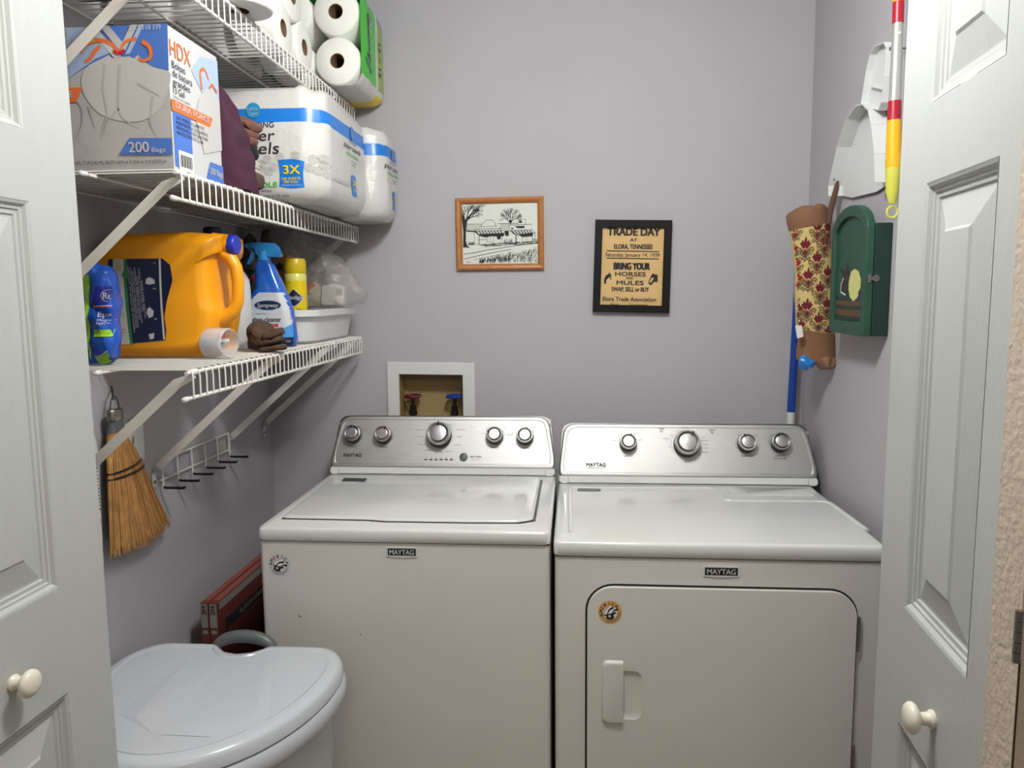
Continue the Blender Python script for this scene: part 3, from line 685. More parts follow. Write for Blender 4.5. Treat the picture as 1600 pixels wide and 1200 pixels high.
P.poly(g([(198, 790), (205, 560), (192, 380), (192, 260), (215, 330), (232, 380), (248, 380), (262, 360), (272, 380), (255, 470), (243, 560), (240, 700), (262, 770), (300, 795), (240, 790)]), M_ink, 1)
for a, x, y, ln in ((1.75, 232, 385, 70), (1.35, 255, 380, 90), (0.95, 268, 385, 90), (0.55, 270, 380, 70), (2.1, 215, 330, 60), (0.8, 262, 360, 120)): branch(x, y, a, ln, 16, 4)
for a in (1.9, 1.55, 1.2, 2.3, 0.85): branch(893, 440, a, 70, 10, 4)
L([(893, 445), (885, 400)], 22)
L([(250, 545), (395, 560)], 16); L([(270, 445), (480, 450)], 4); L([(250, 540), (270, 445)], 4)
for k in range(7): L([(255+k*28, 540), (300+k*26, 455)], 4)
L([(455, 490), (485, 460), (485, 432), (520, 428), (522, 392), (640, 392), (645, 428), (668, 432), (672, 470), (700, 480)], 5); L([(455, 490), (700, 480)], 4)
L([(362, 525), (770, 515), (772, 545), (362, 548), (362, 525)], 5); L([(700, 450), (990, 448)], 6)
for k in range(7): L([(720+k*22, 545), (760+k*22, 455)], 4)
L([(365, 548), (410, 600), (805, 590), (770, 545)], 6)
for k in range(9): P.poly(g([(380+k*44, 550), (395+k*44, 549), (432+k*44, 597), (414+k*44, 598)]), M_ink, 1)
P.poly(g([(432, 600), (800, 592), (800, 625), (740, 640), (620, 630), (520, 645), (440, 622)]), M_ink, 1)
L([(365, 548), (365, 740), (430, 750)], 5); L([(432, 600), (432, 755)], 8); L([(550, 600), (550, 720), (640, 722), (640, 600)], 5); L([(595, 640), (595, 720)], 4); L([(770, 600), (765, 700)], 5); L([(430, 680), (545, 680)], 4)
P.poly(g([(690, 640), (745, 630), (750, 675), (700, 680)]), M_ink, 1); P.poly(g([(800, 555), (865, 552), (865, 630), (820, 630)]), M_ink, 1)
L([(875, 470), (1195, 465), (1195, 545), (875, 550), (875, 470)], 5); L([(995, 465), (995, 395), (1112, 392), (1112, 465)], 5)
P.poly(g([(1005, 435), (1020, 405), (1045, 410), (1070, 440), (1035, 442)]), M_ink, 1); P.poly(g([(945, 490), (1100, 488), (1085, 520), (1000, 520)]), M_ink, 1); P.poly(g([(895, 528), (905, 508), (932, 512), (930, 530)]), M_ink, 1)
L([(880, 550), (955, 615), (1245, 590), (1195, 545)], 6)
for k in range(7): P.poly(g([(900+k*44, 555), (916+k*44, 554), (965+k*40, 608), (948+k*40, 609)]), M_ink, 1)
P.poly(g([(1000, 615), (1215, 598), (1210, 640), (1060, 650)]), M_ink, 1); L([(968, 615), (968, 740)], 12); L([(1120, 640), (1118, 700)], 5); L([(1210, 600), (1205, 690)], 6); L([(1060, 645), (1058, 720)], 5); L([(1245, 590), (1240, 680)], 6); L([(1200, 690), (1275, 690)], 8)
for k in range(150):
    x = rnd.uniform(420, 1270); y = rnd.uniform(745, 790)-(x-420)*0.045; L([(x, y), (x+rnd.uniform(20, 60), y-rnd.uniform(0, 4))], 3.5)
L([(200, 892), (360, 870), (560, 832), (860, 790), (1275, 740)], 6); L([(200, 965), (330, 935), (540, 890), (700, 860), (900, 830)], 6); L([(350, 975), (600, 930), (760, 890)], 4)
for k in range(330):
    x = rnd.uniform(430, 1270); f = (x-430)/840; y = rnd.uniform(1035-170*f-25, 1036); L([(x, y), (x+rnd.uniform(-14, 26), max(y-rnd.uniform(25, 65), 800))], 4)
for k in range(26):
    x = 280+k*3; L([(x, 755), (x+rnd.uniform(-20, 20), 755-rnd.uniform(20, 60))], 3); x = 790+k*5; L([(x, 740), (x+rnd.uniform(-16, 16), 740-rnd.uniform(20, 70))], 3)
for k in range(5): L([(240+k*12, 1010), (248+k*12, 1000)], 6)
P.build('ink_drawing', pic)

# ------------------------------------------------------------------ framed poster
q = [(0.0622,-0.0542),(0.3078,-0.0611),(0.3134,0.2340),(0.0704,0.2400)]
po, inn, N = frame('framed_poster', 'aged yellow trade poster in wide black frame on back wall', q, 0.0235, 0.020, M_blackm, [(0, 0), (0, 0.019), (0.04, 0.020), (0.96, 0.020), (1, 0.019), (1, 0.008)])
pp = nb(); prism(pp, [(p.x, p.y) for p in inn], FY(YB-0.001), 0.0, 0.0080); mk('poster_sheet', pp, M_poster, po, smooth=0)
P = Print(FY(YB-0.001), off=0.0086); c0, c1, c2, c3 = inn
rt = math.atan2((c2-c3).y, (c2-c3).x)
def g2(x, y): a = (x-150)/725; b = (y-150)/915; p = c3*(1-a)*(1-b)+c2*a*(1-b)+c1*a*b+c0*(1-a)*b; return (p.x, p.y)
KX = (c2-c3).length/725
for s, x, y, h, wd, bo, clip in (('TRADE DAY', 520, 205, 90, 610, 0.035, None), ('AT', 520, 295, 34, 82, 0.01, None), ('ELORA, TENNESSEE', 520, 373, 50, 450, 0.02, None), ('Saturday, January 14, 1939', 513, 468, 42, 636, 0, None), ('BRING YOUR', 510, 602, 72, 420, 0.04, None), ('HORSES', 497, 695, 46, 360, 0.015, None), ('AND', 490, 743, 26, 84, 0.01, None), ('MULES', 496, 798, 46, 318, 0.015, None), ('SWAP, SELL or BUY', 500, 875, 46, 440, 0.02, None), ('Elora Trade Association', 494, 992, 44, 628, 0.01, None), ('Elora       Tennessee', 492, 1056, 20, 440, 0.01, None)):
    if s == 'TRADE DAY': P.text(s, *g2(x, 200), 0.95*90*KX, M_ink, w=wd*KX, bold=0.07, rot=rt, clip=0.5*90*KX/0.7*0.7)
    else: P.text(s, *g2(x, y), h*KX*1.08, M_ink, w=wd*KX, bold=bo*1.9+0.008, rot=rt)
for y in (425, 511): P.poly([g2(205, y-5), g2(215, y+6), g2(815, y+8), g2(825, y-2)], M_ink, 1)
P.poly([g2(*p) for p in ((735, 825), (708, 800), (715, 775), (738, 715), (760, 680), (768, 690), (815, 700), (818, 760), (812, 790), (790, 780), (770, 790), (745, 820))], M_ink, 1)
P.poly([g2(*p) for p in ((722, 785), (745, 735), (775, 735), (750, 780), (735, 800))], M_poster, 2)
P.poly([g2(*p) for p in ((190, 805), (192, 750), (215, 712), (240, 700), (250, 672), (256, 700), (270, 690), (268, 715), (276, 760), (262, 768), (248, 740), (225, 760), (215, 780), (218, 808), (200, 818))], M_ink, 1)
P.poly([g2(*p) for p in ((248, 745), (258, 735), (266, 750), (258, 760))], M_poster, 2)
P.build('poster_print', po)

# ------------------------------------------------------------------ right wall: cleaning things and key box
M_fab = mat('damask_cream_cloth', S(206, 184, 122), 0.95, bump=0.5, bscale=400); M_brown = mat('brown_canvas', S(128, 92, 66), 0.95, bump=0.5, bscale=300)
M_maroon = mat('maroon_motif', S(104, 24, 34), 0.9); M_olive = mat('olive_motif', S(112, 96, 62), 0.9)
bh = thing('bag_holder', 'fabric grocery-bag tube with maroon damask print hanging in right corner', 'bag holder', (0.67, 2.24, -0.22))
YT = 2.24
def tring(px0, px1, py, tilt=0.0, wv=0.0, k=1.0):
    pass
def bagring(c0, c1, amp=0.0, seed=0, kk=1.0, n=40):
    """ring between the left and right silhouette points c0=(x,z), c1=(x,z)"""
    a, b = Vector((c0[0], 0, c0[1])), Vector((c1[0], 0, c1[1])); m = (a+b)/2; h = (b-a)/2*kk; out = []
    for i in range(n):
        t = 2*math.pi*i/n; p = m+h*math.cos(t)+Vector((0, YT-math.sin(t)*h.length*0.80, 0))
        if amp: p = wob(p, amp, 40, seed)
        out.append(p)
    return out
SL = [(0.5983,0.2116),(0.6025,0.1903),(0.6065,0.1742),(0.6171,0.1188),(0.6262,0.0596),(0.6265,-0.0036),(0.6320,-0.0617),(0.6351,-0.1018),(0.6415,-0.1311),(0.6373,-0.1660),(0.6363,-0.1900)]
SR = [(0.7076,0.2379),(0.7155,0.2132),(0.7179,0.1955),(0.7222,0.1299),(0.7284,0.0584),(0.7344,-0.0045),(0.7386,-0.0678),(0.7405,-0.1169),(0.7426,-0.1243),(0.7483,-0.1792),(0.7473,-0.2012)]
bm = nb(); rs = [bagring((SL[0][0], SL[0][1]+0.012), (SR[0][0], SR[0][1]+0.012), 0.010, 3, 0.25), bagring((SL[0][0], SL[0][1]+0.020), (SR[0][0], SR[0][1]+0.016), 0.011, 3, 0.60), bagring((SL[0][0], SL[0][1]+0.010), (SR[0][0], SR[0][1]+0.008), 0.009, 3, 0.90), bagring(SL[0], SR[0], 0.004, 1, 1.0), bagring(SL[1], SR[1], 0.002, 1), bagring(SL[2], SR[2], 0, 1)]
loft(bm, rs, True, False); mk('top_cuff', bm, M_brown, bh, smooth=60)
bm = nb(); loft(bm, [bagring(SL[i], SR[i], 0.0015, 1, 0.985) for i in range(2, 8)], False, False); mk('printed_sleeve', bm, M_fab, bh, smooth=80, recalc=True)
bs = nb(); loft(bs, [bagring(SL[i], SR[i], 0.0015, 1, 0.985) for i in range(2, 8)], False, False); bv = bvh_of(bs)
bm = nb(); loft(bm, [bagring(SL[7], SR[7], 0, 1), bagring(SL[8], SR[8], 0.001, 1, 1.0), bagring(SL[9], SR[9], 0.002, 1), bagring(SL[10], SR[10], 0.004, 2, 0.96), bagring(SL[10], SR[10], 0.004, 2, 0.80)], False, True); mk('bottom_cuff', bm, M_brown, bh, smooth=60)
P = Print(FY(YT), onto=bv, off=0.0008, dist=0.2)
def motif(cx, cz, s, red=None):
    m = lambda pts, dx=1: [(cx+dx*x*s, cz+z*s*1.28) for x, z in pts]
    P.poly(m([(0, 1.0), (0.10, 0.78), (0.14, 0.55), (0.34, 0.72), (0.36, 0.50), (0.52, 0.45), (0.40, 0.28), (0.30, 0.10), (0.12, -0.02), (0.06, -0.75), (-0.06, -0.75), (-0.12, -0.02), (-0.30, 0.10), (-0.40, 0.28), (-0.52, 0.45), (-0.36, 0.50), (-0.34, 0.72), (-0.14, 0.55), (-0.10, 0.78)]), red or M_maroon, 1)
    P.poly(m([(0, 0.12), (0.08, 0.0), (0, -0.14), (-0.08, 0.0)]), M_fab, 2)
    for dx in (1, -1):
        P.line(m([(0.06, -0.50), (0.20, -0.20), (0.42, 0.02), (0.66, 0.12), (0.82, 0.02), (0.78, -0.12), (0.68, -0.08)], dx), 0.12*s, M_maroon, 1, 0.06*s)
        P.line(m([(0.08, -0.60), (0.28, -0.34), (0.50, -0.12), (0.70, -0.10), (0.74, -0.24), (0.62, -0.28)], dx), 0.15*s, M_olive, 1.5, 0.08*s)
        P.line(m([(0.06, -0.72), (0.26, -0.54), (0.44, -0.36), (0.60, -0.40), (0.56, -0.54)], dx), 0.14*s, M_olive, 1, 0.08*s)
        P.line(m([(0.05, -0.88), (0.26, -0.80), (0.44, -0.66), (0.52, -0.82), (0.38, -0.96), (0.26, -0.88)], dx), 0.15*s, M_olive, 1, 0.09*s)
    P.poly(m([(0, -0.84), (0.07, -0.96), (0, -1.10), (-0.07, -0.96)]), M_maroon, 1.6)
M_crim = mat('crimson_motif', S(150, 22, 40), 0.9)
for k, (cx, cz) in enumerate([(0.6710,0.1709),(0.6419,0.1226),(0.6930,0.1315),(0.6733,0.0856),(0.6526,0.0385),(0.7057,0.0458),(0.6841,0.0021),(0.6530,-0.0463),(0.7047,-0.0414),(0.6830,-0.0838),(0.6595,-0.1301),(0.7104,-0.1214),(0.7027,0.1686)]): motif(cx, cz, 0.0265)
for k, (cx, cz) in enumerate([(0.6171,0.1700),(0.6172,0.1160),(0.6254,0.0756),(0.6312,0.0334),(0.6350,-0.0515),(0.6207,-0.0159),(0.6004,0.1546),(0.6069,0.0618),(0.6417,-0.0961)]): motif(cx, cz, 0.019, M_crim if k < 4 else None)
P.build('damask_print', bh); bs.free()
P = Print(FY(YT), off=0.057); P.poly([(0.6161,-0.0902),(0.6334,-0.0885),(0.6397,-0.1206),(0.6225,-0.1258)], M_paper); P.build('care_tag', bh)
bm = nb(); tube(bm, [(a, 2.19, b) for a, b in [(0.7177,0.3074),(0.7151,0.2870),(0.7080,0.2529),(0.7007,0.2222),(0.6986,0.1877)]], [0.003, 0.006, 0.0075, 0.0085, 0.006], 10)
mk('hanging_strap', bm, mat('brown_strap', S(92, 66, 50), 0.9), bh)
bm = nb(); lathe(bm, [(0.003, -0.012), (0.003, 0.03), (0.007, 0.031), (0.007, 0.034), (0.001, 0.035)], (0.739, 2.19, (0.7177,0.3091)[1]), (-1, 0, 0), 10); mk('wall_nail', bm, M_nickel, label='small nail in right wall holding the fabric bag tube', cat='nail')
bm = nb(); puff(bm, smoothloop([(0.6376,-0.1846),(0.6532,-0.1755),(0.6745,-0.1774),(0.6823,-0.1957),(0.6776,-0.2140),(0.6649,-0.2066),(0.6582,-0.2176),(0.6473,-0.2084)], 3), FY(2.22), 0.024, 5, 0.012, 45, 4)
mk('plastic_bag', bm, mat('blue_bag_film', S(34, 126, 210), 0.3), label='crumpled blue plastic bag poking out of the fabric tube', cat='bag')
bm = nb(); puff(bm, smoothloop([(0.6819,-0.1847),(0.7027,-0.1738),(0.7345,-0.1776),(0.7424,-0.1994),(0.7271,-0.2140),(0.7025,-0.2158),(0.6879,-0.2048)], 3), FY(2.22), 0.024, 5, 0.010, 45, 6)
mk('plastic_bag', bm, mat('tan_bag_film', S(146, 108, 84), 0.4), label='crumpled tan plastic bag poking out of the fabric tube', cat='bag')
# blue mop pole behind the dryer
mp = thing('mop', 'mop pole with bright blue shaft standing behind the dryer', 'mop', (0.655, 2.47, ZF))
bm = nb(); a, b = [(0.6947,-0.2046),(0.6912,-0.3679)]; dx = (a[0]-b[0])/(a[1]-b[1])
pz = lambda z: (b[0]+dx*(z-b[1]), 2.462, z)
tube(bm, [pz(-0.375), pz(0.1)], 0.0125, 14); mk('blue_shaft', bm, mat('blue_pole', S(24, 62, 150), 0.35), mp)
bm = nb(); tube(bm, [pz(-0.80), pz(-0.376)], 0.0120, 14); mk('white_shaft', bm, M_white, mp)
bm = nb(); tube(bm, [pz(-1.40), pz(-0.801)], 0.0120, 14); mk('lower_shaft', bm, M_nickel, mp)
bm = nb(); box(bm, 0.53, 0.72, 2.43, 2.50, ZF+0.002, ZF+0.045); tube(bm, [pz(-1.41), pz(-1.43)], 0.018, 12); mk('mop_head', bm, M_white, mp, bev=0.008)

# key box
kb = thing('key_cabinet', 'small dark green wooden wall cabinet with painted arched door', 'cabinet', (0.71, 1.98, -0.115))
M_dgreen = mat('dark_green_paint', S(22, 50, 42), 0.5, bump=0.2, bscale=120, var=0.08); M_mgreen = mat('mid_green_paint', S(36, 78, 63), 0.5, bump=0.2, bscale=120, var=0.12, vscale=20)
y0, y1 = 1.862, 2.105; z0, zt = -0.103, 0.163
mk('case', box(nb(), 0.701, 0.739, y0, y1, z0, zt-0.002), M_dgreen, kb, smooth=0, bev=0.002)
def arch(ya, yb, zb, zs, rise, n=14):
    c = (ya+yb)/2; hw = (yb-ya)/2; return [(-yb, zb), (-ya, zb)]+[(-(c-hw*math.cos(math.pi*i/n)), zs+rise*math.sin(math.pi*i/n)) for i in range(n+1)]
outer = arch(y0, y1, z0, 0.152, 0.062); inner = arch(y0+0.024, y1-0.024, z0+0.032, 0.142, 0.045)
dk = mk('arched_door', prism_hole(nb(), outer, [inner], FR(0.700), 0.0, 0.019), M_mgreen, kb, smooth=0, bev=0.0025)
mk('door_panel', prism(nb(), arch(y0+0.020, y1-0.020, z0+0.028, 0.143, 0.047), FR(0.700), 0.001, 0.010), M_mgreen, kb, smooth=0)
P = Print(FR(0.690), off=0.0006)
M_bird = mat('dark_bird_paint', S(46, 40, 42), 0.6); M_pale = mat('pale_yellow_paint', S(206, 206, 132), 0.6); M_rust = mat('rust_paint', S(96, 66, 50), 0.6)
def kp(x, y): return ((-2.0275,-0.1191)[0]+(x-120)/190*0.195-0.0, 0.148-(y-105)/960*0.222)
KU0 = -(y1-0.024); KU1 = -(y0+0.024)
def kp(x, y): return (KU0+(x-108)/(315-108)*(KU1-KU0), 0.178-(y-105)/(1080-105)*0.250)
P.poly([kp(*p) for p in ((180, 830), (150, 800), (155, 690), (168, 660), (140, 590), (135, 545), (175, 600), (190, 490), (200, 600), (215, 590), (230, 640), (225, 760), (205, 830))], M_bird, 1)
P.poly([kp(*p) for p in ((205, 700), (218, 600), (245, 572), (275, 600), (292, 680), (290, 780), (270, 850), (243, 882), (218, 840), (206, 770))], M_pale, 2)
P.line([kp(*p) for p in ((165, 655), (147, 720), (146, 790), (185, 822))], 0.004, M_paper, 2); P.poly([kp(*p) for p in ((275, 800), (300, 740), (310, 770), (290, 840))], M_bird, 3)
for (a, b, m) in ((830, 870, M_dgreen), (872, 918, M_rust), (920, 955, M_dgreen), (958, 1018, M_rust), (1022, 1062, M_dgreen)):
    P.poly([kp(*p) for p in ((110, a), (200, a+8), (310, a+4), (308, b+6), (200, b+10), (110, b))], m, 0)
P.build('painted_bird', kb)
bm = nb(); a, b = [(0.6891,0.0328),(0.6992,0.0327)]
lathe(bm, [(0.006, 0), (0.006, 0.003), (0.001, 0.004)], (0.702, y0, b[1]), (0, -1, 0), 12); box(bm, 0.686, 0.694, y0-0.003, y0, b[1]-0.010, b[1]+0.010); box(bm, 0.690, 0.706, y0-0.004, y0, b[1]-0.003, b[1]+0.003)
lathe(bm, [(0.008, 0), (0.008, 0.002), (0.001, 0.003)], (0.706, y0, b[1]), (0, -1, 0), 12); mk('latch', bm, M_nickel, kb)

# dustpan
dp = thing('dustpan', 'white plastic dustpan hanging high on the right wall', 'dustpan', (0.70, 1.95, 0.25))
pan = [(-2.0132,0.4573),(-1.9721,0.4521),(-1.9307,0.4290),(-1.9073,0.3902),(-1.8806,0.3197),(-1.8690,0.2528),(-1.9553,0.2424),(-2.1165,0.2486),(-2.1913,0.2631),(-2.1946,0.2909),(-2.1370,0.3821),(-2.0710,0.4411)]
mk('pan_floor', prism(nb(), pan, FR(0.735), 0.0, 0.003), M_white, dp, smooth=0)
bm = nb()
def wallstrip(pts, h0, h1, x=0.735, t=0.0025):
    P3 = [Vector((x, -p[0], p[1])) for p in pts]; k = len(P3)
    for i in range(k-1):
        a, b = P3[i], P3[i+1]; ha = h0+(h1-h0)*i/(k-1); hb = h0+(h1-h0)*(i+1)/(k-1); d = (b-a).normalized(); n = Vector((0, d.z, -d.y))*t
        v = [bm.verts.new(q) for q in (a, b, b-Vector((hb, 0, 0)), a-Vector((ha, 0, 0)), a+n, b+n, b+n-Vector((hb, 0, 0)), a+n-Vector((ha, 0, 0)))]
        for q in ((0, 1, 2, 3), (4, 5, 6, 7), (3, 2, 6, 7), (0, 1, 5, 4), (0, 3, 7, 4), (1, 2, 6, 5)): bm.faces.new([v[j] for j in q])
side = smoothloop(pan, 3)
wallstrip([pan[8], pan[9], pan[10], pan[11], pan[0], pan[1], pan[2], pan[3], pan[4], pan[5]], 0.040, 0.040)
mk('pan_wall', bm, M_white, dp, smooth=50)
bm = nb()
hp = [(-1.9977,0.4509),(-2.0035,0.4644),(-1.9790,0.5331),(-1.9589,0.5642),(-1.9294,0.5740),(-1.8769,0.5648),(-1.8645,0.5498),(-1.8679,0.4879),(-1.8795,0.4344),(-1.8964,0.4213)]
hh = [(-1.8850,0.5420),(-1.8739,0.5387),(-1.8706,0.5111),(-1.8814,0.5114)]
prism_hole(bm, hp, [hh], FR(0.725), 0.0, 0.004); 
def strip2(pts, x, h, t=0.002):
    for i in range(len(pts)-1):
        a = Vector((x, -pts[i][0], pts[i][1])); b = Vector((x, -pts[i+1][0], pts[i+1][1])); d = (b-a).normalized(); n = Vector((0, d.z, -d.y))*t
        v = [bm.verts.new(q) for q in (a, b, b-Vector((h, 0, 0)), a-Vector((h, 0, 0)), a+n, b+n, b+n-Vector((h, 0, 0)), a+n-Vector((h, 0, 0)))]
        for q in ((0, 1, 2, 3), (4, 5, 6, 7), (3, 2, 6, 7), (0, 1, 5, 4), (0, 3, 7, 4), (1, 2, 6, 5)): bm.faces.new([v[j] for j in q])
strip2(hp, 0.725, 0.020); strip2([hp[0], hp[-1]], 0.725, 0.018); strip2([(-1.9745,0.4947),(-1.8943,0.4666)], 0.725, 0.014)
mk('pan_handle', bm, M_white, dp, smooth=0)
bm = nb(); lathe(bm, [(0.002, 0), (0.002, 0.035), (0.005, 0.036), (0.001, 0.038)], (0.7395, 1.835, (-1.8811,0.5394)[1]), (-1, 0, 0), 8); mk('wall_nail', bm, M_nickel, label='small nail in right wall holding the dustpan', cat='nail')

# telescopic duster
du = thing('duster_pole', 'telescopic duster pole, yellow grip and red bands, hung on right wall', 'duster', (0.70, 1.78, 0.18))
XD = 0.70; YD = 1.785
def dpt(px, py, y=YD): return None
D = [(0.7049,0.1788),(0.7041,0.1955),(0.7029,0.2205),(0.7032,0.2729),(0.7031,0.3031),(0.6998,0.3741),(0.6992,0.4147),(0.6981,0.5775),(0.6973,0.6209)]
top = (D[8][0]+(D[8][0]-D[7][0])*3, D[8][1]+(D[8][1]-D[7][1])*3)
def seg(name, i0, i1, r0, r1, m, extra=None):
    bm = nb(); a = D[i0]; b = D[i1] if extra is None else extra; tube(bm, [(a[0], YD, a[1]), (b[0], YD, b[1])], [r0, r1], 16); return mk(name, bm, m, du, smooth=50)
M_lime = mat('lime_yellow_plastic', S(208, 206, 84), 0.4); M_amber = mat('amber_plastic', S(236, 178, 22), 0.4); M_dred = mat('crimson_band', S(172, 24, 48), 0.35); M_alu = mat('aluminium_tube', S(196, 198, 194), 0.35, metal=0.6)
bm = nb(); c = D[0]; tube(bm, [(c[0]+0.0115*math.cos(t*math.pi/6), YD, c[1]-0.002+0.0125*math.sin(t*math.pi/6)) for t in range(12)], 0.0026, 8, closed=True); mk('hanging_ring', bm, M_lime, du)
bm = nb(); tube(bm, [(D[1][0], YD, D[1][1]+0.000), (D[2][0], YD, D[2][1]), (D[3][0], YD, D[3][1])], [0.0075, 0.0135, 0.0165], 16); mk('grip_end', bm, M_lime, du)
seg('grip', 3, 5, 0.0166, 0.0145, M_amber); seg('red_band', 5, 6, 0.0143, 0.0135, M_dred); seg('tube', 6, 7, 0.0125, 0.0105, M_alu); seg('red_band', 7, 8, 0.0118, 0.0115, M_dred); seg('upper_grip', 8, 0, 0.0116, 0.0110, M_amber, top)
bm = nb(); lathe(bm, [(0.0022, 0), (0.0035, 0.001), (0.0030, 0.0022), (0.0005, 0.0024)], ((0.6979,0.5537)[0], YD-0.0105, (0.6979,0.5537)[1]), (0, -1, 0), 10); mk('lock_button', bm, M_white, du)
bm = nb(); tube(bm, [(0.739, YD, 0.70), (0.69, YD, 0.70), (0.685, YD, 0.715)], 0.0025, 8); mk('wall_hook', bm, M_nickel, label='metal hook above the duster pole on the right wall', cat='hook')

# ------------------------------------------------------------------ wire shelves on the left wall
XRL = -0.700; SP = 0.0260
def shelf(z, label, brk, nm=None, ycut=None):
    t = thing('wire_shelf', label, 'shelf', (-0.87, 1.9, z), 'white wire shelves on the left wall')
    ys = [1.334+SP*i for i in range(44)]; first = None
    for i, y in enumerate(ys):
        if first is None:
            bm = nb(); tube(bm, [(XL+0.008, y, z+0.0035), (XRL-0.004, y, z+0.0035), (XRL+0.0015, y, z+0.0025), (XRL+0.0050, y, z-0.0015), (XRL+0.0062, y, z-0.010), (XRL+0.0062, y, z-0.050)], 0.0016, 6)
            first = mk('wire', bm, M_vinyl, t)
        else: twin(first, (0, SP*i, 0))
    y0, y1 = 1.322, ys[-1]+0.004
    bm = nb(); tube(bm, [(XRL, y0, z-0.002), (XRL, y1, z-0.002)], 0.0037, 10); fr = mk('front_rail', bm, M_vinyl, t)
    bm = nb(); tube(bm, [(XRL+0.001, y0-0.010, z-0.0485), (XRL+0.001, y1, z-0.0485)], 0.0037, 10); mk('lip_rail', bm, M_vinyl, t)
    bm = nb(); tube(bm, [(-0.87, y0, z-0.0012), (-0.87, y1, z-0.0012)], 0.0030, 8); mk('middle_rail', bm, M_vinyl, t)
    bm = nb(); tube(bm, [(XL+0.010, y0, z-0.0012), (XL+0.010, y1, z-0.0012)], 0.0030, 8); mk('back_rail', bm, M_vinyl, t)
    for (x, zz, yy) in ((XRL+0.001, z-0.0485, y0-0.010), (-0.87, z-0.0012, y0)):
        bm = nb(); lathe(bm, [(0.002, -0.008), (0.0048, -0.006), (0.0052, 0.0), (0.0048, 0.010), (0.0038, 0.012)], (x, yy, zz), (0, 1, 0), 12); mk('end_cap', bm, M_white, t)
    for y in brk:                                           # flat diagonal braces with a bent foot screwed to the wall
        a = Vector((XRL+0.004, y, z-0.008)); m1 = Vector((XRL-0.030, y, z-0.022)); b = Vector((XL+0.016, y, z-0.280)); c = Vector((XL+0.003, y, z-0.296)); d_ = Vector((XL+0.003, y, z-0.330))
        bm = nb(); pts = [a, m1, b, c, d_]; hw = [0.005, 0.0095, 0.0095, 0.0085, 0.0085]; th = 0.0012; rings = []
        for i, p in enumerate(pts):
            q0 = pts[max(i-1, 0)]; q1 = pts[min(i+1, 4)]; dr_ = (q1-q0).normalized(); nn = Vector((dr_.z, 0, -dr_.x)); yy_ = Vector((0, 1, 0))
            if i >= 3: nn, yy_ = Vector((0, 1, 0)), Vector((1, 0, 0))          # twisted flat against the wall
            rings.append([p+nn*hw[i]+yy_*th, p-nn*hw[i]+yy_*th, p-nn*hw[i]-yy_*th, p+nn*hw[i]-yy_*th])
        loft(bm, rings); bk = mk('bracket', bm, M_vinyl, t, smooth=30)
        bm = nb(); lathe(bm, [(0.0045, 0), (0.0040, 0.0018), (0.0005, 0.0024)], (XL+0.0055, y, z-0.318), (1, 0, 0), 10); mk('screw', bm, M_nickel, bk)
        bm = nb(); tube(bm, [(XRL, y-0.010, z-0.002), (XRL, y+0.010, z-0.002)], 0.0062, 12); mk('rail_clip', bm, M_white, bk)
    return t
ZB, ZM, ZT = -0.1335, 0.2235, 0.597
shelf(ZB, 'lowest white wire shelf, holding the orange detergent jug and cleaners', (1.345, 1.772, 2.185, 2.462-0.01))
shelf(ZM, 'middle white wire shelf, holding the blue bag carton and paper towels', (1.345, 2.452))
shelf(ZT, 'highest white wire shelf, holding loose rolls and green pack', (1.345, 2.2735))
DB, DM, DT = ZB+0.0053, ZM+0.0053, ZT+0.0053      # top of each deck

# ------------------------------------------------------------------ left wall: broom, plate, hooks
M_straw = mat('broom_straw', S(196, 146, 84), 0.85, var=0.35, vscale=40, stretch=(1, 1, 1)); M_straw2 = mat('broom_straw_dark', S(146, 102, 56), 0.9)
br = thing('whisk_broom', 'straw whisk broom with metal cap hanging on the left wall', 'broom', (-1.01, 1.65, -0.56))
def bo(f, e):        # f across 0..1, e = height fraction 0 (neck) .. 1 (tips)
    l = [(1.566, -0.300), (1.556, -0.345), (1.553, -0.395), (1.546, -0.48), (1.539, -0.562)]; r = [(1.615, -0.300), (1.648, -0.330), (1.690, -0.400), (1.735, -0.48), (1.788, -0.562)]
    k = min(e*4, 3.999); i = int(k); t = k-i
    a = (l[i][0]+(l[i+1][0]-l[i][0])*t, l[i][1]+(l[i+1][1]-l[i][1])*t); b = (r[i][0]+(r[i+1][0]-r[i][0])*t, r[i][1]+(r[i+1][1]-r[i][1])*t)
    return (a[0]+(b[0]-a[0])*f, a[1]+(b[1]-a[1])*f)
bm = nb(); rs = []
for e in (0.02, 0.15, 0.3, 0.5, 0.7, 0.85, 0.95):
    ring = []
    for k in range(28):
        t = 2*math.pi*k/28; f = 0.5+0.47*math.cos(t); y, zz = bo(f, e); ring.append(wob((-1.012+0.012*math.sin(t)*(1-0.3*e), y, zz), 0.003, 60))
    rs.append(ring)
loft(bm, rs); mk('straw_core', bm, M_straw2, br)
bm = nb()
for k in range(520):
    f = random.random(); e1 = random.uniform(0.93, 1.03); side = 1 if random.random() < 0.8 else -1; f1 = min(1, max(0, f+random.uniform(-0.02, 0.02)))
    pts = []
    for e in (0.0, 0.3, 0.62, min(e1, 1.0)):
        ff = f+(f1-f)*e; y, zz = bo(ff, e); dx = 0.0135*math.sqrt(max(0, 1-(2*ff-1)**2))*(1-0.25*e)+random.uniform(-0.001, 0.0015); pts.append((-1.012+dx*side, y, zz-(0.010*(1-abs(2*f-1)) if e > 0.9 else 0)-(max(0, e1-1)*0.25 if e > 0.9 else 0)))
    tube(bm, pts, [0.0012, 0.0011, 0.0010, 0.0008], 4, mi=0 if random.random() < 0.72 else 1)
mk('straw', bm, [M_straw, M_straw2], br, kind='stuff', smooth=0)
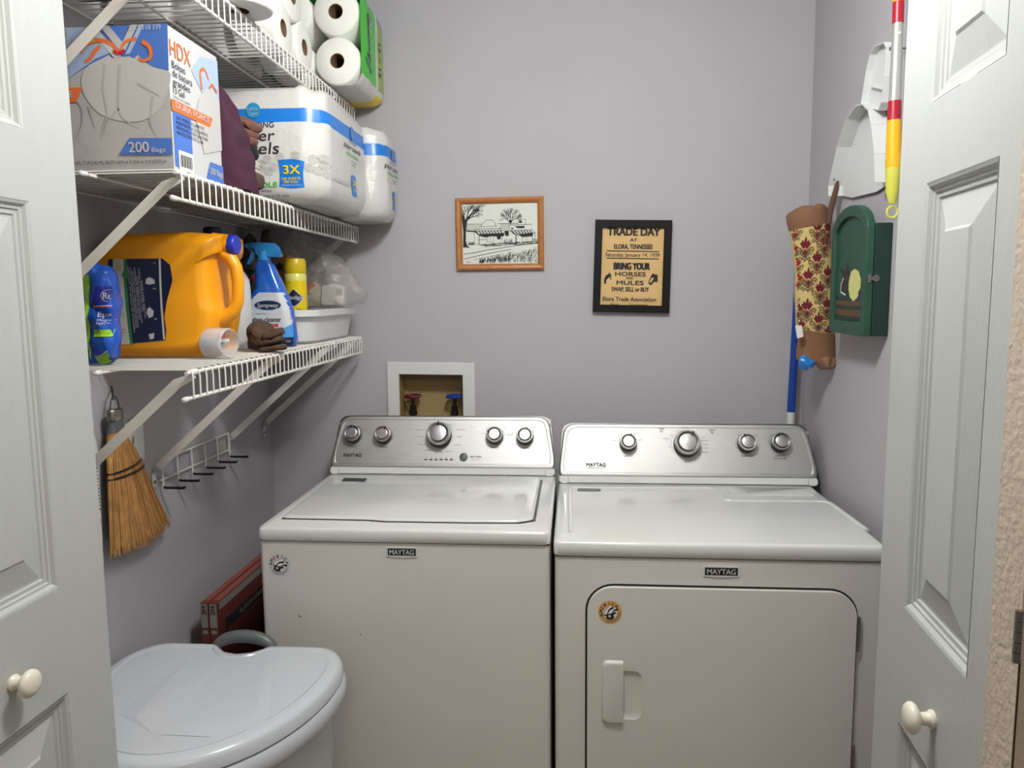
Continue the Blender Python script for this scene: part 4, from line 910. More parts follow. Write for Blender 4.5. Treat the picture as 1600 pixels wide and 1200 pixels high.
for e0 in (0.415, 0.475):
    bm = nb(); pts = []
    for k in range(25):
        t = 2*math.pi*k/24; f = 0.5+0.51*math.cos(t); y, zz = bo(f, e0+0.03*(0.5-f)); pts.append((-1.012+0.0165*math.sin(t), y, zz))
    tube(bm, pts[:-1], 0.0022, 6, closed=True); mk('black_tie', bm, M_black, br)
def oring(cy, cz, ry, rx, n=24, tilt=0.0): return [Vector((-1.012+rx*math.sin(2*math.pi*k/n), cy+ry*math.cos(2*math.pi*k/n), cz+tilt*math.cos(2*math.pi*k/n)*ry)) for k in range(n)]
bm = nb(); loft(bm, [oring(1.592, -0.242, 0.022, 0.011), oring(1.592, -0.246, 0.024, 0.013), oring(1.592, -0.266, 0.024, 0.013), oring(1.592, -0.268, 0.021, 0.012)]); mk('metal_cap', bm, M_nickel, br)
bm = nb(); loft(bm, [oring(1.592, -0.2675, 0.0205, 0.011), oring(1.593, -0.280, 0.024, 0.013), oring(1.595, -0.292, 0.031, 0.0145)]); mk('grey_neck', bm, M_grey, br)
bm = nb(); loft(bm, [oring(1.594, -0.2915, 0.0285, 0.013), oring(1.592, -0.306, 0.031, 0.015), oring(1.590, -0.312, 0.030, 0.014)]); mk('straw_collar', bm, M_straw, br)
bm = nb(); tube(bm, [(-1.012, 1.592+0.016*math.cos(t), -0.243+0.030*math.sin(t)) for t in [math.pi*k/10 for k in range(11)]], 0.0016, 6); mk('wire_loop', bm, M_steeld, br)
bm = nb(); tube(bm, [(XL+0.0005, 1.630, -0.196), (-1.014, 1.590, -0.204), (-1.006, 1.580, -0.212), (-1.008, 1.584, -0.220)], 0.002, 6); lathe(bm, [(0.004, 0), (0.004, 0.002), (0.001, 0.003)], (-1.012, 1.588, -0.202), (0.2, 0, 1), 10); mk('cup_hook', bm, M_steeld, label='small wire hook in left wall holding the whisk broom', cat='hook')
pl = thing('wall_plate', 'white cover plate on left wall beside the whisk broom', 'cover plate', (XL, 1.70, -0.39))
mk('plate', prism(nb(), [(1.655, -0.385), (1.735, -0.385), (1.737, -0.272), (1.657, -0.290)], FX(XL), 0.0005, 0.006), M_white, pl, smooth=0, bev=0.002)
P = Print(FX(XL+0.006), off=0.0005); P.line([(1.690, -0.325), (1.712, -0.340), (1.690, -0.355), (1.672, -0.340), (1.690, -0.325)], 0.0012, M_silver); P.poly([(1.686, -0.322), (1.692, -0.322), (1.692, -0.340), (1.686, -0.340)], M_greyink)
P.text('III', 1.690, -0.352, 0.010, M_greyink); P.line([(1.680, -0.310), (1.688, -0.306)], 0.001, M_greyink); P.build('plate_marks', pl)
pk = thing('shrink_wrapped_board', 'white moulded board with barcode hanging left of the broom', 'board', (XL, 1.47, -0.59))
sh = [(1.40, -0.590), (1.533, -0.590), (1.541, -0.330), (1.538, -0.300), (1.530, -0.284), (1.522, -0.272), (1.512, -0.262), (1.40, -0.262)]
mk('board', prism(nb(), sh, FX(XL), 0.0005, 0.016), M_white, pk, smooth=0, bev=0.003)
P = Print(FX(XL+0.016), off=0.0005)
for k in range(13): P.poly([(1.510, -0.360-0.0075*k), (1.535, -0.360-0.0075*k), (1.535, -0.3635-0.0075*k-(0.001 if k % 3 == 0 else 0)), (1.510, -0.3635-0.0075*k-(0.001 if k % 3 == 0 else 0))], M_greyink)
P.poly([(1.513, -0.470), (1.532, -0.474), (1.530, -0.495), (1.516, -0.500), (1.522, -0.485)], M_ink); P.text('75', 1.520, -0.515, 0.012, M_greyink, rot=-1.57); P.build('barcode', pk)
P = Print(FX(XL), off=0.0012); P.poly([(1.515, -0.212), (1.526, -0.212), (1.526, -0.252), (1.515, -0.252)], M_greyink); P.text('NOTICE', 1.531, -0.232, 0.005, M_ink, rot=-1.57); 
P.poly([(1.49, -0.205), (1.536, -0.205), (1.536, -0.258), (1.49, -0.258)], mat('grey_sticker', S(150, 146, 148), 0.6), -1); mk('wall_sticker', P.bm, P.mats, smooth=0, recalc=False, label='small grey sticker with black print on left wall above the board', cat='sticker')
hr = thing('hook_rack', 'white wire rack of six black-tipped hooks on the left wall', 'hook rack', (XL, 2.0, -0.48))
bm = nb(); tube(bm, [(-1.030, 1.792, -0.402), (-1.030, 2.174, -0.402)], 0.0022, 8); mk('rod', bm, M_vinyl, hr); bm = nb(); tube(bm, [(-1.030, 1.788, -0.452), (-1.030, 2.174, -0.452)], 0.0022, 8); mk('rod', bm, M_vinyl, hr)
for k in range(6):
    y = 1.796+0.0745*k; bm = nb(); tube(bm, [(-1.028, y, -0.400), (-1.027, y, -0.466), (-1.024, y, -0.471), (-0.99, y, -0.4725)], 0.0022, 8); h = mk('hook', bm, M_vinyl, hr)
    bm = nb(); tube(bm, [(-1.025, y, -0.469), (-1.022, y, -0.4725), (-0.975, y, -0.4725), (-0.970, y, -0.470)], [0.0032, 0.0036, 0.0036, 0.003], 8); mk('hook_tip', bm, M_black, h)
for k in (1.87, 2.11): lathe(bm := nb(), [(0.005, 0), (0.005, 0.010), (0.001, 0.012)], (XL+0.0003, k, -0.402), (1, 0, 0), 10); mk('mount', bm, M_vinyl, hr)

# ------------------------------------------------------------------ middle shelf contents
M_cardblue = mat('carton_blue', S(72, 112, 190), 0.5); M_cardpale = mat('carton_pale_blue', S(160, 178, 206), 0.5); M_cardgrey = mat('carton_grey', S(176, 174, 172), 0.5, var=0.06, vscale=60); M_cardw = mat('carton_white', S(190, 190, 192), 0.5); M_ribbon = mat('ribbon_orange', S(224, 110, 48), 0.5); M_ribbon2 = mat('ribbon_amber', S(222, 150, 52), 0.5); M_shadegrey = mat('bag_fold_print', S(172, 170, 168), 0.5); M_bagw = mat('bag_white_print', S(186, 184, 181), 0.5)
hb = thing('trash_bag_carton', 'big carton of 200 trash bags, blue and grey, on middle shelf', 'carton', (-0.85, 1.455, DM))
bx0, bx1, by0, by1, bz0, bz1 = -0.985, -0.7195, 1.360, 1.553, DM, 0.484
mk('carton', box(nb(), bx0, bx1, by0, by1, bz0, bz1), M_cardw, hb, smooth=0, bev=0.002)
P = Print(FY(1.36), off=0.0004)
P.rect(bx0, bz0+0.001, bx1, bz1-0.001, M_cardgrey, 0)
P.poly([(-0.9063,0.4826),(-0.7165,0.4835),(-0.7191,0.4041),(-0.7473,0.4105),(-0.7761,0.4257),(-0.8056,0.4310),(-0.8419,0.4278),(-0.8793,0.4113),(-0.9109,0.3946)], M_cardblue, 1)
P.poly([(-0.9063,0.4826),(-0.8498,0.4828),(-0.8169,0.4402),(-0.8539,0.4282),(-0.8855,0.4093),(-0.9109,0.3946)], M_cardpale, 2)
P.poly([(-0.8665,0.4834),(-0.8498,0.4828),(-0.8056,0.4310),(-0.8179,0.4270)], M_cardw, 3); P.poly([(-0.8425,0.4837),(-0.8257,0.4842),(-0.8015,0.4550),(-0.7840,0.4838),(-0.7710,0.4833),(-0.7978,0.4395),(-0.8074,0.4398)], M_bagw, 3); P.poly([(-0.7686,0.4832),(-0.7591,0.4840),(-0.7886,0.4348),(-0.7983,0.4330)], M_cardpale, 3)
P.poly([(-0.8419,0.4278),(-0.8282,0.4339),(-0.8227,0.4272),(-0.8103,0.4323),(-0.8034,0.4287),(-0.7913,0.4305),(-0.7820,0.4259),(-0.7745,0.4322),(-0.7678,0.4243)]+smo([(-0.7611,0.4186),(-0.7473,0.4105),(-0.7193,0.4019),(-0.7164,0.3909),(-0.7240,0.3658),(-0.7426,0.3364),(-0.7713,0.3193),(-0.8076,0.3181),(-0.8491,0.3304),(-0.8739,0.3556),(-0.8840,0.3815),(-0.8799,0.4036),(-0.8667,0.4176),(-0.8419,0.4278)], 4), M_bagw, 2)
for pts in ([(-0.8365,0.4188),(-0.8434,0.3748),(-0.8394,0.3301),(-0.8536,0.3024)], [(-0.8089,0.4179),(-0.8168,0.3406),(-0.8015,0.3179),(-0.7758,0.3061)], [(-0.8168,0.3406),(-0.8378,0.3189),(-0.8520,0.2911)], [(-0.7789,0.3839),(-0.7386,0.3607)], [(-0.9011,0.3653),(-0.8846,0.3425),(-0.8896,0.3090),(-0.9073,0.2868)], [(-0.7505,0.3610),(-0.7582,0.3168),(-0.7433,0.2885)], [(-0.8720,0.3477),(-0.8629,0.3083)]): P.line(smo(pts) if len(pts) > 2 else pts, 0.0050, M_shadegrey, 3, 0.001)
P.line(smo([(-0.8101,0.4355),(-0.8187,0.4490),(-0.8325,0.4571),(-0.8516,0.4588),(-0.8689,0.4528),(-0.8831,0.4401)]), 0.006, M_ribbon, 4, 0.008); P.line(smo([(-0.8516,0.4588),(-0.8663,0.4550),(-0.8791,0.4444)]), 0.006, M_ribbon2, 5, 0.003); P.line(smo([(-0.8438,0.4498),(-0.8554,0.4392),(-0.8635,0.4285),(-0.8735,0.4233)]), 0.007, M_ribbon, 4, 0.006)
P.line(smo([(-0.8101,0.4355),(-0.8020,0.4484),(-0.7918,0.4568),(-0.7750,0.4595)]), 0.003, M_ribbon, 4, 0.006); P.line(smo([(-0.7646,0.4548),(-0.7532,0.4468),(-0.7493,0.4335),(-0.7535,0.4249),(-0.7656,0.4220),(-0.7736,0.4267)]), 0.008, M_ribbon, 4, 0.004); P.line(smo([(-0.8193,0.4402),(-0.8101,0.4355),(-0.7978,0.4406)]), 0.006, M_red, 5)
P.poly([(-0.9145,0.3802),(-0.8818,0.3792),(-0.8959,0.3540),(-0.9129,0.3545)], M_ribbon, 4); P.text('FORCE', (-0.9009,0.3675)[0], (-0.9009,0.3675)[1], 0.011, M_cardw, al='R', bold=0.03, layer=6)
P.poly([(-0.7999,0.2887),(-0.7205,0.2868),(-0.7212,0.2576),(-0.8214,0.2599)], M_cardblue, 4); a = (-0.7829,0.2726); P.text('200', a[0], a[1], 0.0185, M_cardw, w=0.038, bold=0.03, layer=6); a = (-0.7458,0.2672); P.text('Bags', a[0], a[1], 0.008, M_cardw, w=0.026, bold=0.02, layer=6)
a = (-0.7571,0.4785); P.text('1013 510 339', a[0], a[1], 0.0085, M_cardw, w=0.058, layer=6)
a = (-0.7315,0.2466); P.text('24 IN X 25.1 IN X 1.64 MIL (TOP)/0.82 MIL (BODY) 60.9 cm X 63.8 cm X 41.6/20.8 µm', a[0]-0.001, a[1], 0.0062, M_ink, w=0.235, al='R', layer=6)
P.build('front_print', hb)
P = Print(FX(bx1), off=0.0005)
X = lambda y, z: (y, z)
def hx(px, py): return (by0+(px-0)*(by1-by0), bz0+(bz1-bz0)*py)
P.poly([hx(0.42, 0.78), hx(0.62, 0.92), hx(1, 0.97), hx(1, 0.66), hx(0.8, 0.62), hx(0.62, 0.66)], M_cardpale, 1)
P.poly([hx(0.45, 0.45), hx(0.55, 0.60), hx(0.7, 0.70), hx(0.85, 0.72), hx(1.0, 0.66), hx(1.0, 0.28), hx(0.6, 0.2)], M_bagw, 2)
P.line(smo([hx(0.62, 0.68), hx(0.60, 0.80), hx(0.70, 0.84), hx(0.78, 0.78)]), 0.007, M_ribbon, 3, 0.004); P.line([hx(0.78, 0.72), hx(0.84, 0.76), hx(0.95, 0.72)], 0.006, M_ribbon, 4)
P.poly([hx(0.02, 0.04), hx(0.36, 0.04), hx(0.36, 0.42), hx(0.10, 0.45), hx(0.02, 0.45)], M_cardblue, 1)
P.text('HDX', *hx(0.22, 0.855), 0.030, M_ribbon, w=0.074, bold=0.0, layer=3)
for i, s in enumerate(('Bolsas', 'de basura', 'grandes', '13 Gal')): P.text(s, *hx(0.05, 0.745-0.058*i), 0.0125, M_ink, al='L', w=(0.048, 0.072, 0.062, 0.040)[i], layer=3)
P.text('Bolsas con cordón', *hx(0.05, 0.525), 0.005, M_greyink, al='L', w=0.06, layer=3)
P.poly([hx(0.0, 0.50), hx(0.82, 0.50), hx(0.75, 0.42), hx(0.0, 0.42)], M_ribbon, 3); P.text('DURA FORCE', *hx(0.40, 0.468), 0.0105, M_cardw, w=0.13, bold=0.03, layer=5)
for i, (s, wd) in enumerate((('2X MÁS FUERTE', 0.105), ('RESISTENTE A DESGARROS', 0.12), ('RESISTENTE A PERFORACIONES', 0.12), ('PROTECCIÓN DE OLOR', 0.10))): P.text(s, *hx(0.07, 0.385-0.035*i), 0.006, M_ink, al='L', w=wd, layer=3)
P.poly([hx(0.08, 0.02), hx(0.36, 0.02), hx(0.36, 0.16), hx(0.08, 0.16)], M_paper, 3)
for k in range(14): P.rect(by0+0.020+k*0.0032, bz0+0.012, by0+0.0212+k*0.0032+(0.0008 if k % 3 else 0), bz0+0.034, M_ink, 4)
P.poly([hx(0.62, 0.02), hx(1.0, 0.02), hx(1.0, 0.155), hx(0.72, 0.155)], M_cardblue, 3); P.text('200 Bags', *hx(0.84, 0.088), 0.013, M_cardw, w=0.055, bold=0.02, layer=5)
P.build('side_print', hb)

M_plum = mat('plum_fabric', S(64, 26, 48), 0.9, bump=0.5, bscale=250, var=0.15, vscale=14)
bm = nb()
rs = []
for i in range(25):
    f = i/24; z = DM+0.001+f*0.232; xr = -0.700-0.008*f-0.085*max(0, f-0.55)**1.1-0.02*f*f; yy0, yy1 = 1.565, 1.715-0.05*f; ring = []
    for (x, y) in rrect(-0.99, xr, yy0, yy1, 0.045, 14):
        q = wob((x, y, z), 0.012, 22, 2); q.x += (0.007*math.sin(q.y*95+z*22)-0.012*max(0, noise.noise(Vector((q.y*30, z*9, 4)))))*(1 if x > -0.78 else 0); q.y = max(q.y, 1.557); ring.append(q if 0 < i else Vector((q.x, q.y, z)))
    rs.append(ring)
loft(bm, rs); mk('folded_sweatshirt', bm, M_plum, label='plum purple sweatshirt stuffed beside the blue trash bag carton', cat='sweatshirt')
def clothbar(name, outline, m, label, cat, y=1.755, T=0.030, amp=0.006, ridge=0.006, rsc=90, seed=1):
    bm = nb(); puff(bm, smoothloop(outline, 4), FY(y), T, 6, amp, 30, seed, ridge=ridge, rsc=rsc, power=0.35); return mk(name, bm, m, label=label, cat=cat)
clothbar('folded_cloth', [(-0.8086,0.2929),(-0.7577,0.2947),(-0.7366,0.2884),(-0.7328,0.2709),(-0.7427,0.2566),(-0.7753,0.2514),(-0.8139,0.2521)], mat('brown_terry', S(96, 78, 62), 0.95, bump=1, bscale=260, var=0.3, vscale=60), 'fluffy brown terry cloth at the bottom beside the plum sweatshirt', 'cloth', 1.790, 0.040, 0.004, 0.003, seed=2)
tw = thing('folded_towel', 'small stack-folded white towel between black and brown cloths', 'towel', (-0.78, 1.79, 0.29))
for k, py in enumerate((254.5, 260.5, 266)):
    c = onz = None
    bm = nb(); puff(bm, smoothloop([(a, b-0.0095*k) for a, b in [(-0.8241,0.3245),(-0.7695,0.3232),(-0.7463,0.3198),(-0.7434,0.3138),(-0.7499,0.3096),(-0.7904,0.3104),(-0.8247,0.3127)]], 4), FY(1.790), 0.045, 5, 0.002, 30, k, power=0.3); mk('fold', bm, mat('white_towel', S(196, 190, 178), 0.95, bump=0.8, bscale=260), tw)
clothbar('folded_cloth', [(-0.8213,0.3758),(-0.7808,0.3763),(-0.7594,0.3684),(-0.7433,0.3490),(-0.7425,0.3329),(-0.7539,0.3229),(-0.7804,0.3235),(-0.8239,0.3274)], mat('black_cloth', S(22, 24, 30), 0.95, bump=0.5, bscale=240), 'black cloth folded above the white towel', 'cloth', 1.790, 0.035, 0.003, 0.002, seed=4)
M_rusty = mat('rust_brown_knit', S(120, 82, 70), 0.95, bump=0.8, bscale=220, var=0.3, vscale=50)
for k in range(3):
    sh2 = [(a-0.006*k, b-0.0165*k) for a, b in [(-0.8156,0.4238),(-0.7799,0.4228),(-0.7496,0.4104),(-0.7345,0.4013),(-0.7366,0.3897),(-0.7461,0.3856),(-0.7764,0.4009),(-0.8165,0.4064)]]
    clothbar('folded_cloth', sh2, M_rusty, ('rust-brown knitted cloth, top of the three at the pile top', 'rust-brown knitted cloth, middle of the three at the pile top', 'rust-brown knitted cloth, lowest of the three at the pile top')[k], 'cloth', 1.790, 0.030, 0.005, 0.007, rsc=90, seed=7+k)
bm = box(nb(), XL+0.02, -0.706, 1.58, 2.455, DM, DM+0.0022); 
mk('shelf_liner', bm, mat('grey_board', S(120, 116, 112), 0.7, var=0.1), label='grey liner board lying flat on the middle wire shelf', cat='board', smooth=0)

def towelpack(name, label, x0, x1, y0, y1, z0, z1, seed, front):
    t = thing(name, label, 'paper towels', ((x0+x1)/2, (y0+y1)/2, z0), 'paper towel packs on the middle shelf')
    # quilt of wrapped rolls: superellipse plan, crumpled film above and below
    Zs = [z0+0.0005, z0+0.004, z0+0.018, z0+0.045, z0+0.09, z0+0.13, z1-0.092, z1-0.0585, z1-0.036, z1-0.018, z1-0.006, z1]
    ins = [0.050, 0.022, 0.006, 0.001, 0, 0, 0, 0.001, 0.003, 0.009, 0.022, 0.055]; bm = nb(); rs = []; mis = []
    for z, k in zip(Zs, ins):
        ring = []
        for (x, y) in rrect(x0+k, x1-k, y0+k, y1-k, 0.062, 8):
            wv = 0.003*math.cos((x-x0)/0.125*2*math.pi)
            q = Vector((x, y+(wv if y < y0+0.02 else 0), z))
            if z > z0+0.01: q = wob(wob(q, 0.004 if z0+0.05 < z < z1-0.03 else 0.011, 22, seed), 0.0035, 55, seed)
            ring.append(q)
        rs.append(ring)
    mis = [0, 0, 0, 0, 0, 0, 1, 0, 0, 0, 0]
    loft(bm, rs, True, True, mis=mis+[0]); b2 = bvh_of(bm); ob_ = mk('wrapped_rolls', bm, [M_film, M_blueband], t, smooth=60)
    return t, b2
pa, bv = towelpack('paper_towel_pack', 'nearer plastic-wrapped paper towel pack with blue band, beside clothes', -0.99, -0.600, 1.850, 2.262, DM+0.0025, 0.512, 1, True)
P = Print(FY(1.85), onto=bv, off=0.0010, dist=0.1)
T1 = [(-0.7208,0.4153),(-0.7603,0.3907),(-0.7495,0.3482),(-0.6813,0.2997),(-0.7623,0.2494),(-0.7546,0.2768),(-0.7704,0.4466),(-0.7109,0.2469)]
P.text('EXTRA STRONG', T1[0][0], T1[0][1], 0.0125, M_navy, al='R', w=0.14)
P.text('paper', T1[0][0]-0.001, (-0.7203,0.3912)[1], 0.026, M_ink, al='R', w=0.105, bold=0.0, shear=0.15); P.text('towels', (-0.7121,0.3624)[0], (-0.7122,0.3609)[1], 0.028, M_ink, al='R', w=0.135, shear=0.15)
P.text('6 ROLL', (-0.7538,0.2921)[0], (-0.7539,0.2906)[1], 0.012, M_green, al='R', w=0.07, bold=0.03); P.text('BUNDLE', (-0.7208,0.2762)[0], (-0.7209,0.2746)[1], 0.012, M_green, al='R', w=0.085, bold=0.03)
P.text('120 2-PLY SHEETS PER ROLL', (-0.7344,0.2596)[0], (-0.7344,0.2596)[1], 0.006, M_ink, al='R', w=0.13); P.text('11 in x 5.9 in (27.9 cm x 15 cm)', (-0.6947,0.2497)[0], (-0.6947,0.2482)[1], 0.006, M_ink, al='R', w=0.16)
def shield(Pp, pts, nx=8, ny=8):
    (a, b, c, d) = pts
    def fn(u, v):
        bow = 0.10*math.sin(math.pi*v); uu = u; x = (a[0]*(1-uu)+b[0]*uu)*(1-v)+(d[0]*(1-uu)+c[0]*uu)*v; y = (a[1]*(1-uu)+b[1]*uu)*(1-v)+(d[1]*(1-uu)+c[1]*uu)*v
        cx = (a[0]+b[0])/2; x = cx+(x-cx)*(1-bow); y += 0.004*math.sin(math.pi*u)*(1 if v > 0.5 else -1)*abs(2*v-1); return (x, y)
    Pp.rect(0, 0, 1, 1, M_blueband, 0, nx, ny, fn)
shield(P, [(-0.7163,0.2700),(-0.6539,0.2672),(-0.6498,0.3278),(-0.7151,0.3308)])
P.text('3X', *(-0.6825,0.3088), 0.020, M_yellow, w=0.040, bold=0.04, layer=3); P.text('160 SHEETS', *(-0.6850,0.2876), 0.006, M_yellow, w=0.046, bold=0.02, layer=3); P.text('PER ROLL', *(-0.6853,0.2800), 0.006, M_yellow, w=0.036, bold=0.02, layer=3); P.text('Compare & Save', *(-0.6857,0.2724), 0.004, M_cardw, w=0.046, layer=3)
lg = (-0.7718,0.4496); P.poly(circ(lg[0], lg[1], 0.0185, 20), mat('logo_blue', S(40, 140, 190), 0.4), 2); P.text('Laura', lg[0]-0.001, lg[1]+0.005, 0.009, M_cardpale, w=0.026, bold=0.01, layer=4); P.text('Lynn', lg[0]+0.002, lg[1]-0.007, 0.009, M_cardpale, w=0.022, bold=0.01, layer=4)
for (cx, cy) in [(-0.7759,0.3336),(-0.7423,0.3329),(-0.7100,0.3382),(-0.6716,0.3404),(-0.6305,0.3334),(-0.6088,0.3208),(-0.7642,0.3106),(-0.7403,0.3055),(-0.7271,0.3143),(-0.6409,0.3125),(-0.6221,0.3060),(-0.6001,0.2995),(-0.7557,0.3210),(-0.6114,0.3360)]:
    for r in (0.010, 0.0065, 0.003): P.line([(cx+r*1.1*math.cos(0.5*k), cy+r*math.sin(0.5*k)) for k in range(13)], 0.0006, M_greyink, 1)
P.build('front_print', pa)
FS = (Vector((0, 0, 0)), Vector((0.34, 0.94, 0)).normalized(), Vector((0, 0, 1)))
def sideprint(t, bv, yc, xs, zb):
    O = Vector((xs, yc, zb)); U = Vector((-0.30, 0.95, 0)).normalized() if False else Vector((0, 1, 0)); P = Print((O, U, Vector((0, 0, 1))), onto=bv, off=0.0010, dist=0.1)
    P.poly(circ(0.0, 0.075, 0.0185, 20), M_blueband, 1); P.text('Laura', 0.0, 0.080, 0.008, M_cardw, w=0.024, layer=3); P.text('Lynn', 0.0, 0.070, 0.008, M_cardw, w=0.020, layer=3)
    P.text('EXTRA STRONG', 0, 0.050, 0.007, M_navy, w=0.07); P.text('paper towels', 0, 0.036, 0.014, M_ink, w=0.16, shear=0.1); P.text('6 ROLL BUNDLE', 0, 0.016, 0.008, M_green, w=0.12, bold=0.02)
    P.text('120 2-PLY SHEETS', 0.01, 0.000, 0.004, M_ink, w=0.05); P.text('67.4 SQ FT', 0.01, -0.008, 0.004, M_ink, w=0.04)
    shield(P, [(-0.016, -0.088), (0.030, -0.088), (0.028, -0.038), (-0.018, -0.038)]); P.text('3X', 0.006, -0.055, 0.014, M_yellow, w=0.030, bold=0.04, layer=3); P.text('SHEETS', 0.006, -0.075, 0.006, M_yellow, w=0.028, bold=0.02, layer=3)
    P.build('side_print', t)
sideprint(pa, bv, 2.09, -0.600, 0.365)
pb, bv = towelpack('paper_towel_pack', 'farther plastic-wrapped paper towel pack, against the back wall', -0.985, -0.562, 2.285, 2.508, DM+0.0025, 0.512, 5, False)
sideprint(pb, bv, 2.40, -0.562, 0.360)

# ------------------------------------------------------------------ top shelf contents
def roll(name, label, c, ax, r, h, group=None, rc=0.021):
    t = thing(name, label, 'paper roll', (c[0], c[1], c[2]-r), group); ax = Vector(ax)
    o = Vector(c)-ax*(h/2); bm = nb()
    lathe(bm, [(rc, 0), (r-0.007, 0), (r-0.002, 0.002), (r, 0.007), (r, h-0.007), (r-0.002, h-0.002), (r-0.007, h), (rc, h)], o, ax, 40, cap0=False, cap1=False); mk('sheets', bm, M_tissue, t, smooth=50)
    bm = nb(); lathe(bm, [(rc, 0.0005), (rc, h-0.0005), (rc-0.0015, h-0.0005), (rc-0.0015, 0.0005), (rc, 0.0005)], o, ax, 28, cap0=False, cap1=False); mk('cardboard_core', bm, M_core, t, smooth=50)
    return t
gp = thing('green_roll_pack', 'green-wrapped pack of paper towel rolls lying at the far end of top shelf', 'paper towels', (-0.74, 2.37, DT))
RR = 0.0665; cx = [-0.6745, -0.8095]; cz = [DT+0.001+RR+0.002, DT+0.003+RR*3+0.002]; k = 0
for x in cx:
    for z in cz:
        o = Vector((x, 2.225, z)); h = 0.275; bm = nb()
        lathe(bm, [(0.021, 0), (RR-0.006, 0), (RR, 0.006), (RR, h-0.006), (RR-0.006, h), (0.021, h)], o, (0, 1, 0), 40, cap0=False, cap1=False)
        rb = mk('roll', bm, M_tissue, gp, smooth=50); bm = nb(); lathe(bm, [(0.021, 0.0005), (0.021, h-0.001), (0.0195, h-0.001), (0.0195, 0.0005), (0.021, 0.0005)], o, (0, 1, 0), 24, cap0=False, cap1=False); mk('cardboard_core', bm, M_core, rb)
# printed film wrapped round the pack (open at the near end)
def filmring(y, gx, n=10, amp=0.002):
    x0, x1, z0, z1 = cx[1]-RR-0.002-gx, cx[0]+RR+0.002+gx, DT+0.0008, cz[1]+RR+0.002+gx
    pts = rrect(x0, x1, z0, z1, 0.045, n, rs=(0.04, 0.045, 0.045, 0.04)); return pts, y
bm = nb(); rs = []; ysf = (2.226, 2.235, 2.26, 2.29, 2.32, 2.35, 2.38, 2.41, 2.44, 2.47, 2.495, 2.506, 2.510)
for i, y in enumerate(ysf):
    pts, _ = filmring(y, 0.004 if 0 < i < 9 else 0.0); sc_ = (1, 1, 1, 1, 1, 1, 1, 1, 1, 1, 0.98, 0.92, 0.6)[i]; c_ = Vector((sum(p[0] for p in pts)/len(pts), sum(p[1] for p in pts)/len(pts)))
    ring = []
    for (x, z) in pts:
        q = Vector((c_.x+(x-c_.x)*sc_, y, c_.y+(z-c_.y)*sc_)); q2 = wob(q, 0.007, 28, 3); q2.y = min(y if i > 8 else q2.y, 2.512); q2.z = max(q2.z, DT+0.0006); ring.append(q2)
    rs.append(ring)
vs = loft(bm, rs, False, True)
for f in bm.faces:
    c = f.calc_center_median()
    f.material_index = 0 if c.z > DT+0.035 and c.y < 2.375 else (2 if c.z > DT+0.035 and c.y > 2.405 and c.z < DT+0.19 else (3 if c.z < DT+0.02 and c.y > 2.40 else 1))
    if c.z >= DT+0.19 and c.y > 2.405: f.material_index = 4
bv = bvh_of(bm)
mk('printed_film', bm, [M_green, M_film, mat('film_green_yellow', S(150, 178, 70), 0.3), mat('film_yellow', S(234, 200, 40), 0.3), mat('film_blue', S(66, 110, 178), 0.3)], gp, smooth=60)
P = Print((Vector((-0.60, 2.305, DT+0.155)), Vector((0, 0, -1)), Vector((0, 1, 0))), onto=bv, off=0.0012, dist=0.1)
P.text('Bounty', 0.0, 0.012, 0.040, M_ink, w=0.135, bold=0.05, shear=0.15, layer=1); P.text('Bounty', 0.0, 0.012, 0.037, M_cardw, w=0.128, bold=0.0, shear=0.15, layer=3)
P.poly([(0.065, -0.045), (0.060, 0.0), (0.085, 0.035), (0.100, 0.02), (0.095, -0.01)], mat('film_dark_green', S(40, 120, 84), 0.3), 0)
P.text('12 = 15', 0.03, 0.120, 0.020, M_ink, w=0.10, bold=0.03)
P.build('film_lettering', gp)
for i, (y, lab) in enumerate(((1.935, 'loose white toilet roll on its side, nearer one at the shelf rail'), (2.085, 'loose white toilet roll on its side, just before the green pack'))):
    roll('toilet_roll', lab, (-0.775, y, DT+0.0645), (1, 0, 0), 0.064, 0.110, 'toilet rolls on the top shelf')
roll('toilet_roll', 'white toilet roll resting over the two loose rolls on the top shelf', (-0.775, 2.010, DT+0.0645+0.1045), (1, 0, 0), 0.064, 0.110, 'toilet rolls on the top shelf')
roll('paper_towel_roll', 'upright white paper towel roll overhanging the top shelf rail', (-0.705, 1.640, DT+0.1405), (0, 0, 1), 0.070, 0.280)
bm = nb(); loft(bm, [[wob((x, y, z), 0.004 if z > DT+0.005 else 0.0, 14, 8) for x, y in rrect(-1.02+k, -0.74-k, 1.35+k, 1.565-k, 0.03, 6)] for z, k in ((DT+0.0004, 0.004), (DT+0.012, 0), (DT+0.05, 0), (DT+0.07, 0.008), (DT+0.078, 0.03))])
mk('folded_tablecloth', bm, mat('olive_cloth', S(92, 92, 70), 0.95, bump=0.6, bscale=150, var=0.35, vscale=25), label='folded olive patterned cloth at the near end of top shelf', cat='cloth')
bm = nb(); loft(bm, [[wob((x, y, z), 0.004 if z > DT+0.005 else 0.0, 14, 9) for x, y in rrect(-1.02+k, -0.86-k, 1.66+k, 2.16-k, 0.03, 6)] for z, k in ((DT+0.0004, 0.004), (DT+0.012, 0), (DT+0.10, 0), (DT+0.12, 0.01))])
mk('wrapped_bundle', bm, M_film, label='white plastic-wrapped bundle behind the loose rolls on top shelf', cat='bundle')

